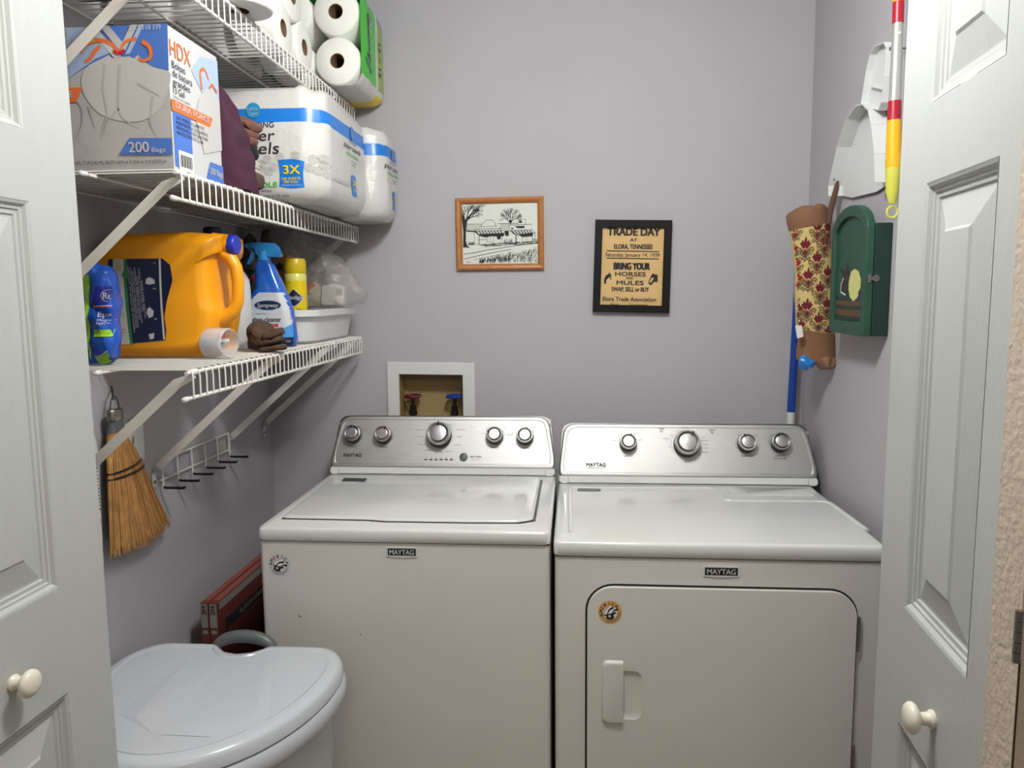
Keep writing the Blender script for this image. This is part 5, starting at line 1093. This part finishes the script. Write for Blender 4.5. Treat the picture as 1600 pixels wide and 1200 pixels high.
# ------------------------------------------------------------------ lowest shelf contents
# orange detergent jug on its side
jg = thing('detergent_jug', 'large orange detergent jug lying on its side with clear cup tap', 'jug', (-0.90, 1.655, DB))
JO = [(-1.0400,-0.1257),(-1.0490,-0.0875),(-1.0441,-0.0034),(-1.0380,0.0590),(-1.0276,0.1002),(-1.0066,0.1273),(-0.9739,0.1391),(-0.9015,0.1421),(-0.8156,0.1421),(-0.7648,0.1359),(-0.7523,0.1317),(-0.7540,0.1007),(-0.7672,0.0927),(-0.7724,0.0765),(-0.7732,0.0355),(-0.7712,-0.0056),(-0.7656,-0.0332),(-0.7732,-0.0678),(-0.7809,-0.1026),(-0.7880,-0.1263),(-0.9193,-0.1288)]
JO = smoothloop(JO, 3); jc = (-0.92, 0.0)
def jring(y, s, dz=0.0):
    return [Vector((jc[0]+(p[0]-jc[0])*s, y, max(DB+0.0004+dz, jc[1]+(p[1]-jc[1])*s))) for p in JO]
bm = nb(); loft(bm, [jring(1.570, 0.80, 0.012), jring(1.574, 0.88, 0.006), jring(1.583, 0.945, 0.002), jring(1.600, 0.99), jring(1.63, 1.0), jring(1.68, 1.0), jring(1.715, 0.985), jring(1.733, 0.93, 0.002), jring(1.740, 0.85, 0.008)])
for v in bm.verts: v.co.x = max(v.co.x, XL+0.003)
bv = bvh_of(bm); mk('jug_body', bm, M_orange, jg, smooth=80)
bm = nb(); tube(bm, [(a, 1.625, b) for a, b in [(-0.7920,0.1066),(-0.7639,0.1008),(-0.7447,0.0870),(-0.7331,0.0651),(-0.7304,0.0351),(-0.7326,-0.0059),(-0.7423,-0.0279),(-0.7601,-0.0388),(-0.7836,-0.0470)]], [0.018, 0.016, 0.0145, 0.0135, 0.0130, 0.0130, 0.0140, 0.0165, 0.020], 16); mk('handle', bm, M_orange, jg, smooth=80)
bm = nb(); a = (-0.7800,0.1186); lathe(bm, [(0.024, 0), (0.021, 0.025), (0.020, 0.038)], (a[0], 1.625, a[1]-0.001), (1, -0.05, -0.03), 20); mk('neck', bm, M_orange, jg)
bm = nb(); lathe(bm, [(0.0205, 0), (0.0215, 0.002), (0.0215, 0.015), (0.019, 0.018), (0.001, 0.0183)], ((-0.7460,0.1154)[0], 1.625, (-0.7460,0.1154)[1]), (1, -0.05, -0.03), 28); mk('cap', bm, M_bluecap, jg, label='blue screw cap')
P = Print(FY(1.57), onto=bv, off=0.0008, dist=0.12)
lab = rpoly([(-0.9968,0.0835),(-0.8712,0.0847),(-0.8549,0.0737),(-0.8489,0.0561),(-0.8487,0.0359),(-0.8557,0.0156),(-0.8674,-0.0115),(-0.8724,-0.0456),(-0.8698,-0.0731),(-0.8721,-0.0868),(-0.9390,-0.0962),(-0.9826,-0.0989),(-1.0012,-0.0946)], 0.01, 4)
def gridpoly(P, L_, R_, m, layer, nx=8):
    if P.onto: P._emit(list(L_)+list(R_)[::-1], [range(len(L_)+len(R_))], P._mi(m), layer); return
    k = len(L_); g_ = [[P._v(L_[i][0]+(R_[i][0]-L_[i][0])*j/nx, L_[i][1]+(R_[i][1]-L_[i][1])*j/nx, layer) for j in range(nx+1)] for i in range(k)]; mi = P._mi(m)
    for i in range(k-1):
        for j in range(nx): f = P.bm.faces.new((g_[i][j], g_[i][j+1], g_[i+1][j+1], g_[i+1][j])); f.material_index = mi
def dens(pts, n=4): 
    out = []
    for i in range(len(pts)-1):
        for j in range(n): out.append((pts[i][0]+(pts[i+1][0]-pts[i][0])*j/n, pts[i][1]+(pts[i+1][1]-pts[i][1])*j/n))
    return out+[pts[-1]]
gridpoly(P, dens([(-0.9881,0.0848),(-0.9925,0.0645),(-0.9926,0.0237),(-0.9927,-0.0174),(-0.9928,-0.0587),(-0.9885,-0.0794),(-0.9753,-0.0975)]), dens([(-0.8684,0.0846),(-0.8522,0.0710),(-0.8486,0.0386),(-0.8641,-0.0047),(-0.8719,-0.0388),(-0.8694,-0.0662),(-0.8722,-0.0882)]), M_navy, 0, 12)
gridpoly(P, dens([(-0.9781,0.0847),(-0.9815,0.0372),(-0.9826,-0.0174),(-0.9803,-0.0656),(-0.9782,-0.0975)]), dens([(-0.9538,0.0844),(-0.9571,0.0370),(-0.9566,-0.0176),(-0.9542,-0.0658),(-0.9521,-0.0976)]), mat('label_pale', S(196, 192, 180), 0.5), 1, 2)
gridpoly(P, dens([(-0.9538,0.0844),(-0.9571,0.0370),(-0.9566,-0.0176),(-0.9542,-0.0658),(-0.9521,-0.0976)]), dens([(-0.9467,0.0843),(-0.9500,0.0369),(-0.9495,-0.0177),(-0.9470,-0.0658),(-0.9463,-0.0976)]), mat('label_green', S(40, 120, 70), 0.5), 1, 1)
P.line([(-0.8741,0.0834),(-0.8757,0.0361),(-0.8764,-0.0182),(-0.8750,-0.0868)], 0.0045, mat('label_pale', (1, 1, 1)), 1)
P.poly(circ(*(-0.9519,0.0505), 0.008, 14), mat('label_green', (1, 1, 1)), 3)
for i, px in enumerate((207, 210.5, 214, 217.5, 221, 224.5, 228)):
    P.text(('KEEP OUT OF REACH OF CHILDREN', 'CAUTION: EYE IRRITANT. IF IN EYES RINSE WITH WATER', 'DO NOT MIX WITH OTHER CLEANING PRODUCTS', 'INGREDIENTS: SURFACTANTS, ENZYMES', 'STORE UPRIGHT IN A COOL PLACE', 'DIRECTIONS FOR USE', 'SAFE FOR SEPTIC')[i], (-0.9282,-0.0014)[0]+(px-218)*0.00133, (-0.9282,-0.0014)[1]+(0.004*i if i % 2 else 0), 0.0032, M_cardw, w=0.14-0.01*i, rot=-1.53)
for s, p in (('1', (-0.8860,0.0754)), ('2', (-0.8895,0.0214)), ('3', (-0.8908,-0.0428))): P.text(s, p[0], p[1], 0.006, M_cardw, rot=-1.57, bold=0.03)
for pts in ([(-0.9067,0.0419),(-0.8993,0.0459),(-0.8883,0.0403),(-0.8874,0.0322),(-0.9004,0.0296),(-0.9088,0.0324)], [(-0.9080,-0.0207),(-0.9021,-0.0180),(-0.8940,-0.0263),(-0.8962,-0.0372),(-0.9051,-0.0413),(-0.9102,-0.0317)], [(-0.9088,-0.0756),(-0.8957,-0.0729),(-0.8979,-0.0853),(-0.9066,-0.0867)]): P.poly(pts, M_cardw, 2)
for k in range(5):
    a = (-0.9665,0.0669); P.line([(a[0]+0.0045*math.cos(t)+0.0008*k, a[1]-0.0425*k/1.25+0.0045*math.sin(t)) for t in [0.5*j for j in range(13)]], 0.0009, M_green if k % 2 else M_greyink, 2)
P.build('label_print', jg)
M_clear = mat('clear_cup', S(235, 235, 238), 0.15, alpha=0.35, trans=0.0)
bm = nb(); a = (-0.7762,-0.0889); lathe(bm, [(0.030, 0.0), (0.0325, 0.004), (0.0320, 0.050), (0.0305, 0.055), (0.0285, 0.0555), (0.029, 0.004)], (a[0]-0.004, 1.575, DB+0.0335), (0.97, -0.24, 0), 32, cap0=True, cap1=False)
mk('measuring_cup', bm, M_clear, jg, smooth=60, label='clear measuring cup')
bm = nb(); lathe(bm, [(0.017, -0.01), (0.017, 0.022), (0.014, 0.024), (0.014, 0.034), (0.004, 0.035)], (a[0]-0.004, 1.575, DB+0.031), (0.97, -0.24, 0), 20); box(bm, a[0]+0.016, a[0]+0.044, 1.556, 1.572, DB+0.036, DB+0.042); mk('spout', bm, M_white, jg, smooth=50)
bm = nb(); box(bm, a[0]+0.022, a[0]+0.036, 1.560, 1.574, DB+0.0425, DB+0.054); mk('tap_button', bm, mat('tap_pink', S(200, 90, 110), 0.4), jg, bev=0.003)

# epsom salt bag
ep = thing('epsom_salt_bag', 'blue and lime bag of Epsom salt at the near end of lowest shelf', 'bag', (-0.90, 1.42, DB))
EO = rpoly([(-0.9691,-0.1279),(-0.9642,-0.0650),(-0.9552,0.0343),(-0.9511,0.0698),(-0.9327,0.0721),(-0.9172,0.0707),(-0.9097,0.0669),(-0.9018,0.0692),(-0.8887,0.0532),(-0.8842,0.0262),(-0.8815,-0.0096),(-0.8881,-0.0467),(-0.8895,-0.0841),(-0.8932,-0.1180),(-0.9110,-0.1280),(-0.9402,-0.1305)], 0.006, 3)
bm = nb(); puff(bm, EO, FY(1.425), 0.026, 9, 0.008, 34, 3, power=0.33, ridge=0.010, rsc=32)
for v in bm.verts: v.co.z = max(v.co.z, DB+0.0004)
bv = bvh_of(bm); mk('pouch', bm, mat('blue_pouch', S(34, 84, 184), 0.22, bump=1.0, bscale=40), ep, smooth=70)
P = Print(FY(1.42), onto=bv, off=0.001, dist=0.15); M_lime2 = mat('lime_print', S(150, 206, 40), 0.35)
gridpoly(P, dens([(-0.9345,0.0434),(-0.9355,-0.0028),(-0.9351,-0.0642),(-0.9354,-0.1199)], 3), dens([(-0.9189,0.0457),(-0.9239,-0.0029),(-0.9264,-0.0519),(-0.9292,-0.0889)], 3), M_lime2, 1, 2)
gridpoly(P, dens([(-0.9155,0.0238),(-0.9169,-0.0127)], 3), dens([(-0.8743,0.0258),(-0.8731,-0.0106)], 3), mat('indigo_print', S(30, 40, 140), 0.35), 1, 5)
P.line(dens([(-0.9170,-0.0140),(-0.8731,-0.0119)], 4), 0.0025, mat('salmon_print', S(220, 120, 100), 0.4), 2)
gridpoly(P, dens([(-0.9191,-0.0581),(-0.9201,-0.0717)], 2), dens([(-0.8803,-0.0583),(-0.8813,-0.0718)], 2), M_lime2, 1, 4)
gridpoly(P, dens([(-0.9259,-0.1137),(-0.9217,-0.1274)], 2), dens([(-0.8778,-0.0953),(-0.8810,-0.1212)], 2), M_lime2, 1, 6); P.line(dens([(-0.9270,-0.1112),(-0.9125,-0.1088),(-0.8962,-0.0989),(-0.8803,-0.0928)], 3), 0.002, M_cardw, 2)
P.text('Rexall', (-0.8962,0.0066)[0], (-0.8962,0.0066)[1], 0.012, M_cardw, al='L', w=0.045, bold=0.02, maxw=0.03, layer=3); P.line([((-0.8859,0.0065)[0]+0.014*math.cos(t), (-0.8859,0.0065)[1]+0.0115*math.sin(t)) for t in [1.2+0.3*j for j in range(13)]], 0.001, M_cardw, 2)
P.text('Epsom', *(-0.8911,-0.0288), 0.0095, M_cardw, w=0.034, bold=0.02, layer=3); P.text('Magnesium', *(-0.8919,-0.0398), 0.0042, M_cardw, w=0.032, layer=3); P.text('MgSO4-7H2O', *(-0.8936,-0.0460), 0.0042, M_cardw, w=0.030, layer=3)
P.build('pouch_print', ep)

# white bleach bottle behind the jug
bl = thing('bleach_bottle', 'white bleach bottle with navy cap standing behind the jug handle', 'bottle', (-0.86, 1.85, DB))
bm = nb(); cxb, cyb = -0.868, 1.86; rs = []
for z, w_, d_, dx in ((DB+0.0004, 0.050, 0.040, 0), (DB+0.006, 0.056, 0.045, 0), (0.00, 0.056, 0.045, 0), (0.022, 0.056, 0.045, 0), (0.045, 0.054, 0.044, 0), (0.062, 0.047, 0.038, -0.002), (0.080, 0.040, 0.030, -0.008), (0.12, 0.028, 0.024, -0.020), (0.150, 0.020, 0.019, -0.028)):
    rs.append([Vector((cxb+dx+a, cyb+b, z)) for a, b in rrect(-w_, w_, -d_, d_, d_*0.75, 6)])
loft(bm, rs); mk('bottle_body', bm, M_white, bl, smooth=50)
P = Print(FY(cyb-0.046), off=0.0006); P.rect(cxb-0.050, -0.002, cxb+0.053, 0.028, M_navy); P.poly([(cxb+0.0, -0.045), (cxb+0.040, -0.045), (cxb+0.040, -0.047), (cxb, -0.047)], M_blueband); P.poly([(cxb+0.0, -0.051), (cxb+0.040, -0.051), (cxb+0.040, -0.053), (cxb, -0.053)], M_blueband); P.build('label_print', bl)
bm = nb(); lathe(bm, [(0.021, 0), (0.022, 0.004), (0.021, 0.022), (0.018, 0.025), (0.001, 0.0255)], (cxb-0.028, cyb, 0.1502), (0, 0, 1), 24); mk('cap', bm, M_navy, bl)

# spray bottle of glass cleaner
gc = thing('glass_cleaner_bottle', 'blue glass cleaner spray bottle with light blue trigger', 'spray bottle', (-0.79, 1.97, DB))
bm = nb(); rs = []; GY = 1.965
def gx(px): return (-0.8027,-0.0249)[0]+(px-420)*0.001765
for z, xl, xr, d_ in ((DB+0.0004, 391, 458, 0.026), (DB+0.006, 388, 461, 0.029), (-0.105, 386.5, 461, 0.030), (-0.06, 386, 459, 0.030), (-0.035, 386, 457, 0.029), (-0.012, 389, 453, 0.028), (0.010, 397, 449, 0.027), (0.028, 403, 445, 0.025), (0.060, 402, 437, 0.022), (0.088, 403, 430, 0.0165), (0.0885, 405, 427, 0.015), (0.096, 406, 426, 0.014)):
    a, b = gx(xl), gx(xr); rs.append([Vector((x, y, z)) for x, y in rrect(a, b, GY-d_, GY+d_, d_*0.8, 6)])
loft(bm, rs); bv = bvh_of(bm); mk('bottle_body', bm, mat('blue_bottle', S(36, 96, 196), 0.12, coat=0.3), gc, smooth=60)
P = Print(FY(GY-0.03), onto=bv, off=0.0008, dist=0.06)
Lp = dens([(-0.8161,0.0138),(-0.8304,0.0023),(-0.8431,-0.0109),(-0.8491,-0.0274),(-0.8502,-0.0490),(-0.8497,-0.0741),(-0.8477,-0.1042)], 3); Rp = dens([(-0.7545,0.0132),(-0.7379,0.0032),(-0.7300,-0.0118),(-0.7292,-0.0316),(-0.7282,-0.0498),(-0.7305,-0.0631),(-0.7540,-0.0913)], 3)
gridpoly(P, Lp, Rp, mat('label_silver_white', S(198, 202, 208), 0.4), 0, 10); gridpoly(P, Lp[:1]+dens([(-0.8161,0.0138),(-0.8056,0.0170),(-0.7817,0.0167),(-0.7613,0.0149)], 1)[:0]+[], [], M_navy, 0, 1) if False else None
gridpoly(P, dens([(-0.8477,-0.1026),(-0.8487,-0.1244)], 2), dens([(-0.7271,-0.1031),(-0.7263,-0.1248)], 2), M_navy, 1, 8); gridpoly(P, dens([(-0.7693,-0.0879),(-0.7769,-0.1029)], 2), dens([(-0.7289,-0.0664),(-0.7271,-0.1031)], 2), mat('sky_blue_print', S(70, 150, 220), 0.4), 1, 5)
e = (-0.7936,-0.0195); P.poly(circ(e[0], e[1], 0.036, 28, 0.0125), M_navy, 1); P.line([(e[0]+0.035*math.cos(t*0.25), e[1]+0.012*math.sin(t*0.25)) for t in range(26)], 0.0012, M_blueband, 2); P.text('Sprayway', e[0], e[1], 0.0105, M_cardw, w=0.056, bold=0.03, layer=3, shear=0.15)
P.text("World's Best", *(-0.8118,-0.0410), 0.0042, M_greyink, w=0.030); P.text('glass cleaner', *(-0.7971,-0.0560), 0.0125, M_navy, w=0.078, bold=0.02)
P.poly([(-0.8268,-0.0659),(-0.7667,-0.0679),(-0.7671,-0.0762),(-0.8272,-0.0742)], M_red, 1); P.text('Foaming Action', *(-0.7978,-0.0710), 0.0045, M_cardw, w=0.050, layer=3); P.text('AMMONIA FREE', *(-0.8035,-0.0827), 0.005, M_ink, w=0.036, bold=0.02)
P.poly([(-0.7651,-0.1079),(-0.7548,-0.1080),(-0.7551,-0.1163),(-0.7655,-0.1163)], M_red, 3); P.text('USA', *(-0.7430,-0.1130), 0.005, M_cardw, layer=3)
P.build('label_print', gc)
M_trig = mat('trigger_blue', S(52, 146, 220), 0.3)
bm = nb(); lathe(bm, [(0.0165, 0), (0.0170, 0.004), (0.0155, 0.024), (0.013, 0.026)], (gx(416), GY, 0.0965), (0, 0, 1), 20); mk('collar', bm, M_trig, gc)
bm = nb(); prism(bm, rpoly([(-0.8537,0.1409),(-0.8576,0.1327),(-0.8509,0.1293),(-0.8302,0.1273),(-0.8271,0.1190),(-0.8207,0.1073),(-0.7655,0.1050),(-0.7620,0.1082),(-0.7712,0.1315),(-0.7811,0.1415),(-0.8207,0.1437)], 0.002, 2), FY(GY), -0.012, 0.012); mk('sprayer_head', bm, M_trig, gc, smooth=30, bev=0.003)
bm = nb(); prism(bm, rpoly([(-0.8371,0.1274),(-0.8284,0.1273),(-0.8342,0.1158),(-0.8402,0.0993),(-0.8495,0.0861),(-0.8546,0.0894),(-0.8470,0.1027)], 0.002, 2), FY(GY), -0.007, 0.007); mk('trigger', bm, M_trig, gc, smooth=30, bev=0.002)
bm = nb(); c = (-0.8590,0.1393); lathe(bm, [(0.0065, -0.004), (0.007, 0.0), (0.007, 0.008), (0.002, 0.009)], (c[0]+0.005, GY, c[1]), (-1, 0, 0.1), 16); mk('nozzle', bm, M_ink, gc)

# brown scrubbing cloth
bc = thing('brown_towel', 'brown terry towel folded in front of the glass cleaner', 'towel', (-0.79, 1.78, DB))
M_terry = mat('dark_brown_terry', S(84, 64, 52), 0.98, bump=1, bscale=300, var=0.25, vscale=80)
bm = nb(); puff(bm, smoothloop([(-0.7813,-0.1224),(-0.7822,-0.0806),(-0.7751,-0.0628),(-0.7624,-0.0554),(-0.7473,-0.0600),(-0.7327,-0.0749),(-0.7210,-0.0868),(-0.7252,-0.1107),(-0.7321,-0.1256)], 4), FY(1.80), 0.052, 10, 0.007, 34, 4, ridge=0.007, power=0.4, rsc=120)
for v in bm.verts: v.co.z = max(v.co.z, DB+0.0004)
mk('rolled_part', bm, M_terry, bc)
bm = nb(); puff(bm, smoothloop([(-0.7385,-0.0848),(-0.7163,-0.0744),(-0.6976,-0.0715),(-0.6886,-0.0775),(-0.6907,-0.0880),(-0.7082,-0.0985),(-0.7331,-0.0999)], 4), FY(1.765), 0.022, 6, 0.005, 40, 5, ridge=0.004, power=0.4); puff(bm, smoothloop([(-0.7394,-0.1029),(-0.7144,-0.0999),(-0.6923,-0.0910),(-0.6864,-0.0970),(-0.6930,-0.1061),(-0.7151,-0.1135),(-0.7401,-0.1164)], 4), FY(1.760), 0.024, 6, 0.005, 40, 6, ridge=0.004, power=0.4); puff(bm, smoothloop([(-0.7467,-0.1255),(-0.7400,-0.1149),(-0.7074,-0.1150),(-0.6838,-0.1076),(-0.6795,-0.1151),(-0.6876,-0.1226),(-0.7159,-0.1301),(-0.7409,-0.1331)], 4), FY(1.760), 0.024, 6, 0.005, 40, 7, ridge=0.004, power=0.4)
for v in bm.verts: v.co.z = max(v.co.z, DB+0.0004)
mk('folded_end', bm, M_terry, bc)

# white dish tub
tb = thing('dish_tub', 'white plastic dish tub at the far end of lowest shelf', 'tub', (-0.86, 2.2, DB))
bm = nb(); rs = []
for z, k in ((DB+0.0004, 0.030), (DB+0.008, 0.022), (-0.060, 0.013), (-0.052, 0.012), (-0.052, 0.0), (-0.036, 0.0), (-0.034, 0.003), (-0.034, 0.018), (-0.060, 0.018), (DB+0.010, 0.028)):
    rs.append([Vector((x, y, z)) for x, y in rrect(-1.012+k, -0.698-k, 2.002+k, 2.475-k, 0.07, 8)])
loft(bm, rs); mk('tub', bm, M_white, tb, smooth=35)

# furniture polish can and the other things standing in the tub
pc = thing('polish_can', 'yellow aerosol can of furniture polish standing in the tub', 'spray can', (-0.775, 2.07, -0.12))
px_ = (-0.7658,0.0436)[0]; zt = (-0.7520,0.1067)[1]; zl = (-0.7537,0.0654)[1]
bm = nb(); lathe(bm, [(0.0285, DB+0.0105), (0.0295, DB+0.014), (0.0295, zl-0.020), (0.0295, zl-0.002), (0.0280, zl)], (px_, 2.07, 0), (0, 0, 1), 36, mis=[0, 0, 1, 1, 1]); bv = bvh_of(bm); mk('can_body', bm, [mat('can_yellow', S(222, 196, 24), 0.25), mat('can_pale_yellow', S(214, 206, 110), 0.25)], pc, smooth=50)
bm = nb(); lathe(bm, [(0.0285, zl+0.0002), (0.0295, zl+0.002), (0.0290, zt-0.008), (0.0260, zt-0.001), (0.0200, zt), (0.001, zt+0.0005)], (px_, 2.07, 0), (0, 0, 1), 36); mk('can_cap', bm, mat('cap_yellow', S(206, 176, 20), 0.3), pc, smooth=50)
P = Print(FY(2.04), onto=bv, off=0.0008, dist=0.06); c = (-0.7619,-0.0003)
def dia(s): return [(c[0]+s*a, c[1]+s*b) for a, b in ((0, 1), (0.45, 0.55), (0.82, 0.15), (0.86, -0.15), (0.62, -0.6), (0.2, -0.95), (0, -1), (-0.2, -0.95), (-0.62, -0.6), (-0.86, -0.15), (-0.82, 0.15), (-0.45, 0.55))]
P.poly(dia(0.0245), M_cardw, 0); P.poly(dia(0.0225), M_navy, 1); P.text('Pledge', c[0]+0.002, c[1]+0.001, 0.011, M_cardw, w=0.042, bold=0.02, layer=3); P.text('new', c[0]-0.012, c[1]+0.042, 0.004, M_ink); P.text('lemon', c[0]+0.012, c[1]-0.031, 0.0035, M_ink)
P.build('can_print', pc)
bm = nb(); bo_ = [(-0.8397,0.1158),(-0.8147,0.1228)]
box(bm, bo_[0][0]-0.006, bo_[1][0]-0.004, 2.150, 2.205, DB+0.0105, bo_[1][1]); cb = mk('brown_carton', bm, mat('kraft_orange', S(168, 108, 48), 0.7), label='slim orange-brown carton between glass cleaner and yellow can', cat='carton', smooth=0, bev=0.001)
P = Print(FY(2.150), off=0.0006); c = (-0.8407,0.0877); P.poly([(c[0]+a*0.014, c[1]+b*0.016) for a, b in ((0, 1), (0.3, 0.4), (0.9, 0.5), (0.6, -0.1), (0.8, -0.7), (0.2, -0.5), (0, -1), (-0.2, -0.5), (-0.8, -0.7), (-0.6, -0.1), (-0.9, 0.5), (-0.3, 0.4))], M_ink); P.poly([(c[0]-0.012, c[1]-0.03), (c[0]+0.012, c[1]-0.03), (c[0]+0.012, c[1]-0.036), (c[0]-0.012, c[1]-0.036)], M_greyink); P.build('carton_print', cb)
# insect spray can
rc_ = thing('insect_spray_can', 'dark green insect spray can half hidden behind the glass cleaner', 'spray can', (-0.87, 2.12, -0.12))
cx_ = (-0.9081,0.0369)[0]; bm = nb(); lathe(bm, [(0.030, DB+0.0105), (0.031, DB+0.014), (0.031, 0.060), (0.026, 0.072), (0.020, 0.080)], (cx_, 2.12, 0), (0, 0, 1), 32); bv = bvh_of(bm); mk('can_body', bm, mat('can_dark_green', S(40, 56, 34), 0.35, var=0.6, vscale=25), rc_, smooth=50)
bm = nb(); lathe(bm, [(0.021, 0.0803), (0.021, 0.108), (0.017, 0.114), (0.001, 0.1145)], (cx_, 2.12, 0), (0, 0, 1), 24); mk('can_cap', bm, mat('cap_olive_brown', S(92, 78, 62), 0.4), rc_, smooth=50)
P = Print(FY(2.09), onto=bv, off=0.0008, dist=0.06); P.text('RAID', *(-0.8924,0.0559), 0.018, M_red, w=0.054, bold=0.05, shear=0.2); gridpoly(P, dens([(-0.9213,0.0331),(-0.9231,-0.0009)], 2), dens([(-0.9028,0.0329),(-0.9045,-0.0010)], 2), M_cardgrey, 0, 3); P.build('can_print', rc_)

# clear plastic bags in and behind the tub
def clearmat(name, col, a0, a1):
    m = bpy.data.materials.new(name); m.use_nodes = True; nt = m.node_tree; b = nt.nodes['Principled BSDF']
    b.inputs['Base Color'].default_value = (*col, 1); b.inputs['Roughness'].default_value = 0.22
    tc = nt.nodes.new('ShaderNodeTexCoord'); n = nt.nodes.new('ShaderNodeTexNoise'); n.inputs['Scale'].default_value = 26; n.inputs['Detail'].default_value = 6; nt.links.new(tc.outputs['Object'], n.inputs[0])
    r = nt.nodes.new('ShaderNodeMapRange'); r.inputs[1].default_value = 0.35; r.inputs[2].default_value = 0.7; r.inputs[3].default_value = a0; r.inputs[4].default_value = a1
    nt.links.new(n.outputs['Fac'], r.inputs[0]); nt.links.new(r.outputs[0], b.inputs['Alpha'])
    bp = nt.nodes.new('ShaderNodeBump'); bp.inputs['Strength'].default_value = 0.9; bp.inputs['Distance'].default_value = 0.006; nt.links.new(n.outputs['Fac'], bp.inputs['Height']); nt.links.new(bp.outputs[0], b.inputs['Normal'])
    return m
M_cb = clearmat('clear_bag_film', S(190, 184, 178), 0.16, 0.55); M_cb2 = clearmat('thin_clear_film', S(150, 145, 140), 0.06, 0.30)
cb1 = thing('clear_bag', 'clear plastic bag of white packets leaning in the white tub', 'bag', (-0.84, 2.3, -0.03))
bm = nb(); puff(bm, smoothloop([(-0.9023,-0.0095),(-0.8939,0.0869),(-0.8821,0.1727),(-0.8528,0.2065),(-0.8175,0.2003),(-0.7602,0.1520),(-0.7028,0.1076),(-0.6746,0.0691),(-0.6540,0.0364),(-0.6351,0.0133),(-0.6439,-0.0155),(-0.6718,-0.0249),(-0.7274,-0.0283),(-0.8071,-0.0297)], 4), FY(2.32), 0.065, 8, 0.012, 26, 3, ridge=0.010, rsc=40)
mk('bag_film', bm, M_cb, cb1, smooth=80)
bm = nb(); a = [(-0.8258,-0.0280),(-0.8254,0.0287),(-0.7985,0.0479),(-0.7753,0.0244),(-0.7813,-0.0284)]; prism(bm, a, FY(2.325), -0.015, 0.015); mk('cream_packet', bm, mat('cream_packet', S(206, 190, 164), 0.6), cb1, smooth=0, bev=0.003)
P = Print(FY(2.310), off=0.0008); P.poly([(-0.8213,0.0306),(-0.8006,0.0460),(-0.7910,0.0342),(-0.8074,0.0266),(-0.8160,0.0130),(-0.8223,0.0072)], M_ribbon); P.text('Thick', *(-0.8120,0.0110), 0.006, M_ink); P.build('packet_print', cb1)
bm = nb(); prism(bm, [(-0.7772,-0.0264),(-0.7708,0.0360),(-0.7345,0.0395),(-0.7007,0.0334),(-0.7068,-0.0270)], FY(2.325), -0.012, 0.020); mk('white_packet', bm, M_paper, cb1, smooth=0, bev=0.004)
P = Print(FY(2.305), off=0.0008); 
for i, s in enumerate(('6 x 8 in', 'SHEETS', '100 ct')): P.text(s, (-0.7171,0.0238)[0], (-0.7171,0.0238)[1]-0.007*i, 0.004, M_ink, w=0.017)
P.build('packet_print', cb1)
cb2 = thing('clear_bag', 'clear plastic bag of small dark things behind glass cleaner', 'bag', (-0.93, 2.15, -0.03))
bm = nb(); puff(bm, smoothloop([(-1.0761,0.1305),(-1.0801,0.2092),(-1.0703,0.2384),(-1.0209,0.2415),(-0.9602,0.2269),(-0.9242,0.2107),(-0.9092,0.1832),(-0.9175,0.0892),(-0.9284,0.0300),(-0.9907,0.0206),(-1.0513,0.0510)], 4), FY(2.36), 0.05, 8, 0.012, 26, 7, ridge=0.010, rsc=45)
for v in bm.verts: v.co.x = max(v.co.x, XL+0.004)
mk('bag_film', bm, M_cb2, cb2, smooth=80)
bm = nb()
for (px, py, r, s) in ((377, 395, 0.020, 1), (385, 412, 0.022, 2), (407, 400, 0.020, 3), (418, 392, 0.022, 4), (392, 376, 0.018, 5), (415, 372, 0.020, 6), (400, 425, 0.024, 7)):
    q = {377: (-1.0455,0.1416), 385: (-1.0305,0.1075), 407: (-0.9835,0.1309), 418: (-0.9600,0.1465), 392: (-1.0124,0.1790), 415: (-0.9643,0.1862), 400: (-1.0005,0.0811)}[px]
    puff(bm, circ(q[0], q[1], r, 14, r*1.2), FY(2.36), 0.016, 4, 0.010, 40, s)
for v in bm.verts: v.co.x = max(v.co.x, XL+0.006)
mk('bag_contents', bm, mat('mottled_brown', S(92, 80, 66), 0.8, var=0.6, vscale=40), cb2, kind='stuff')
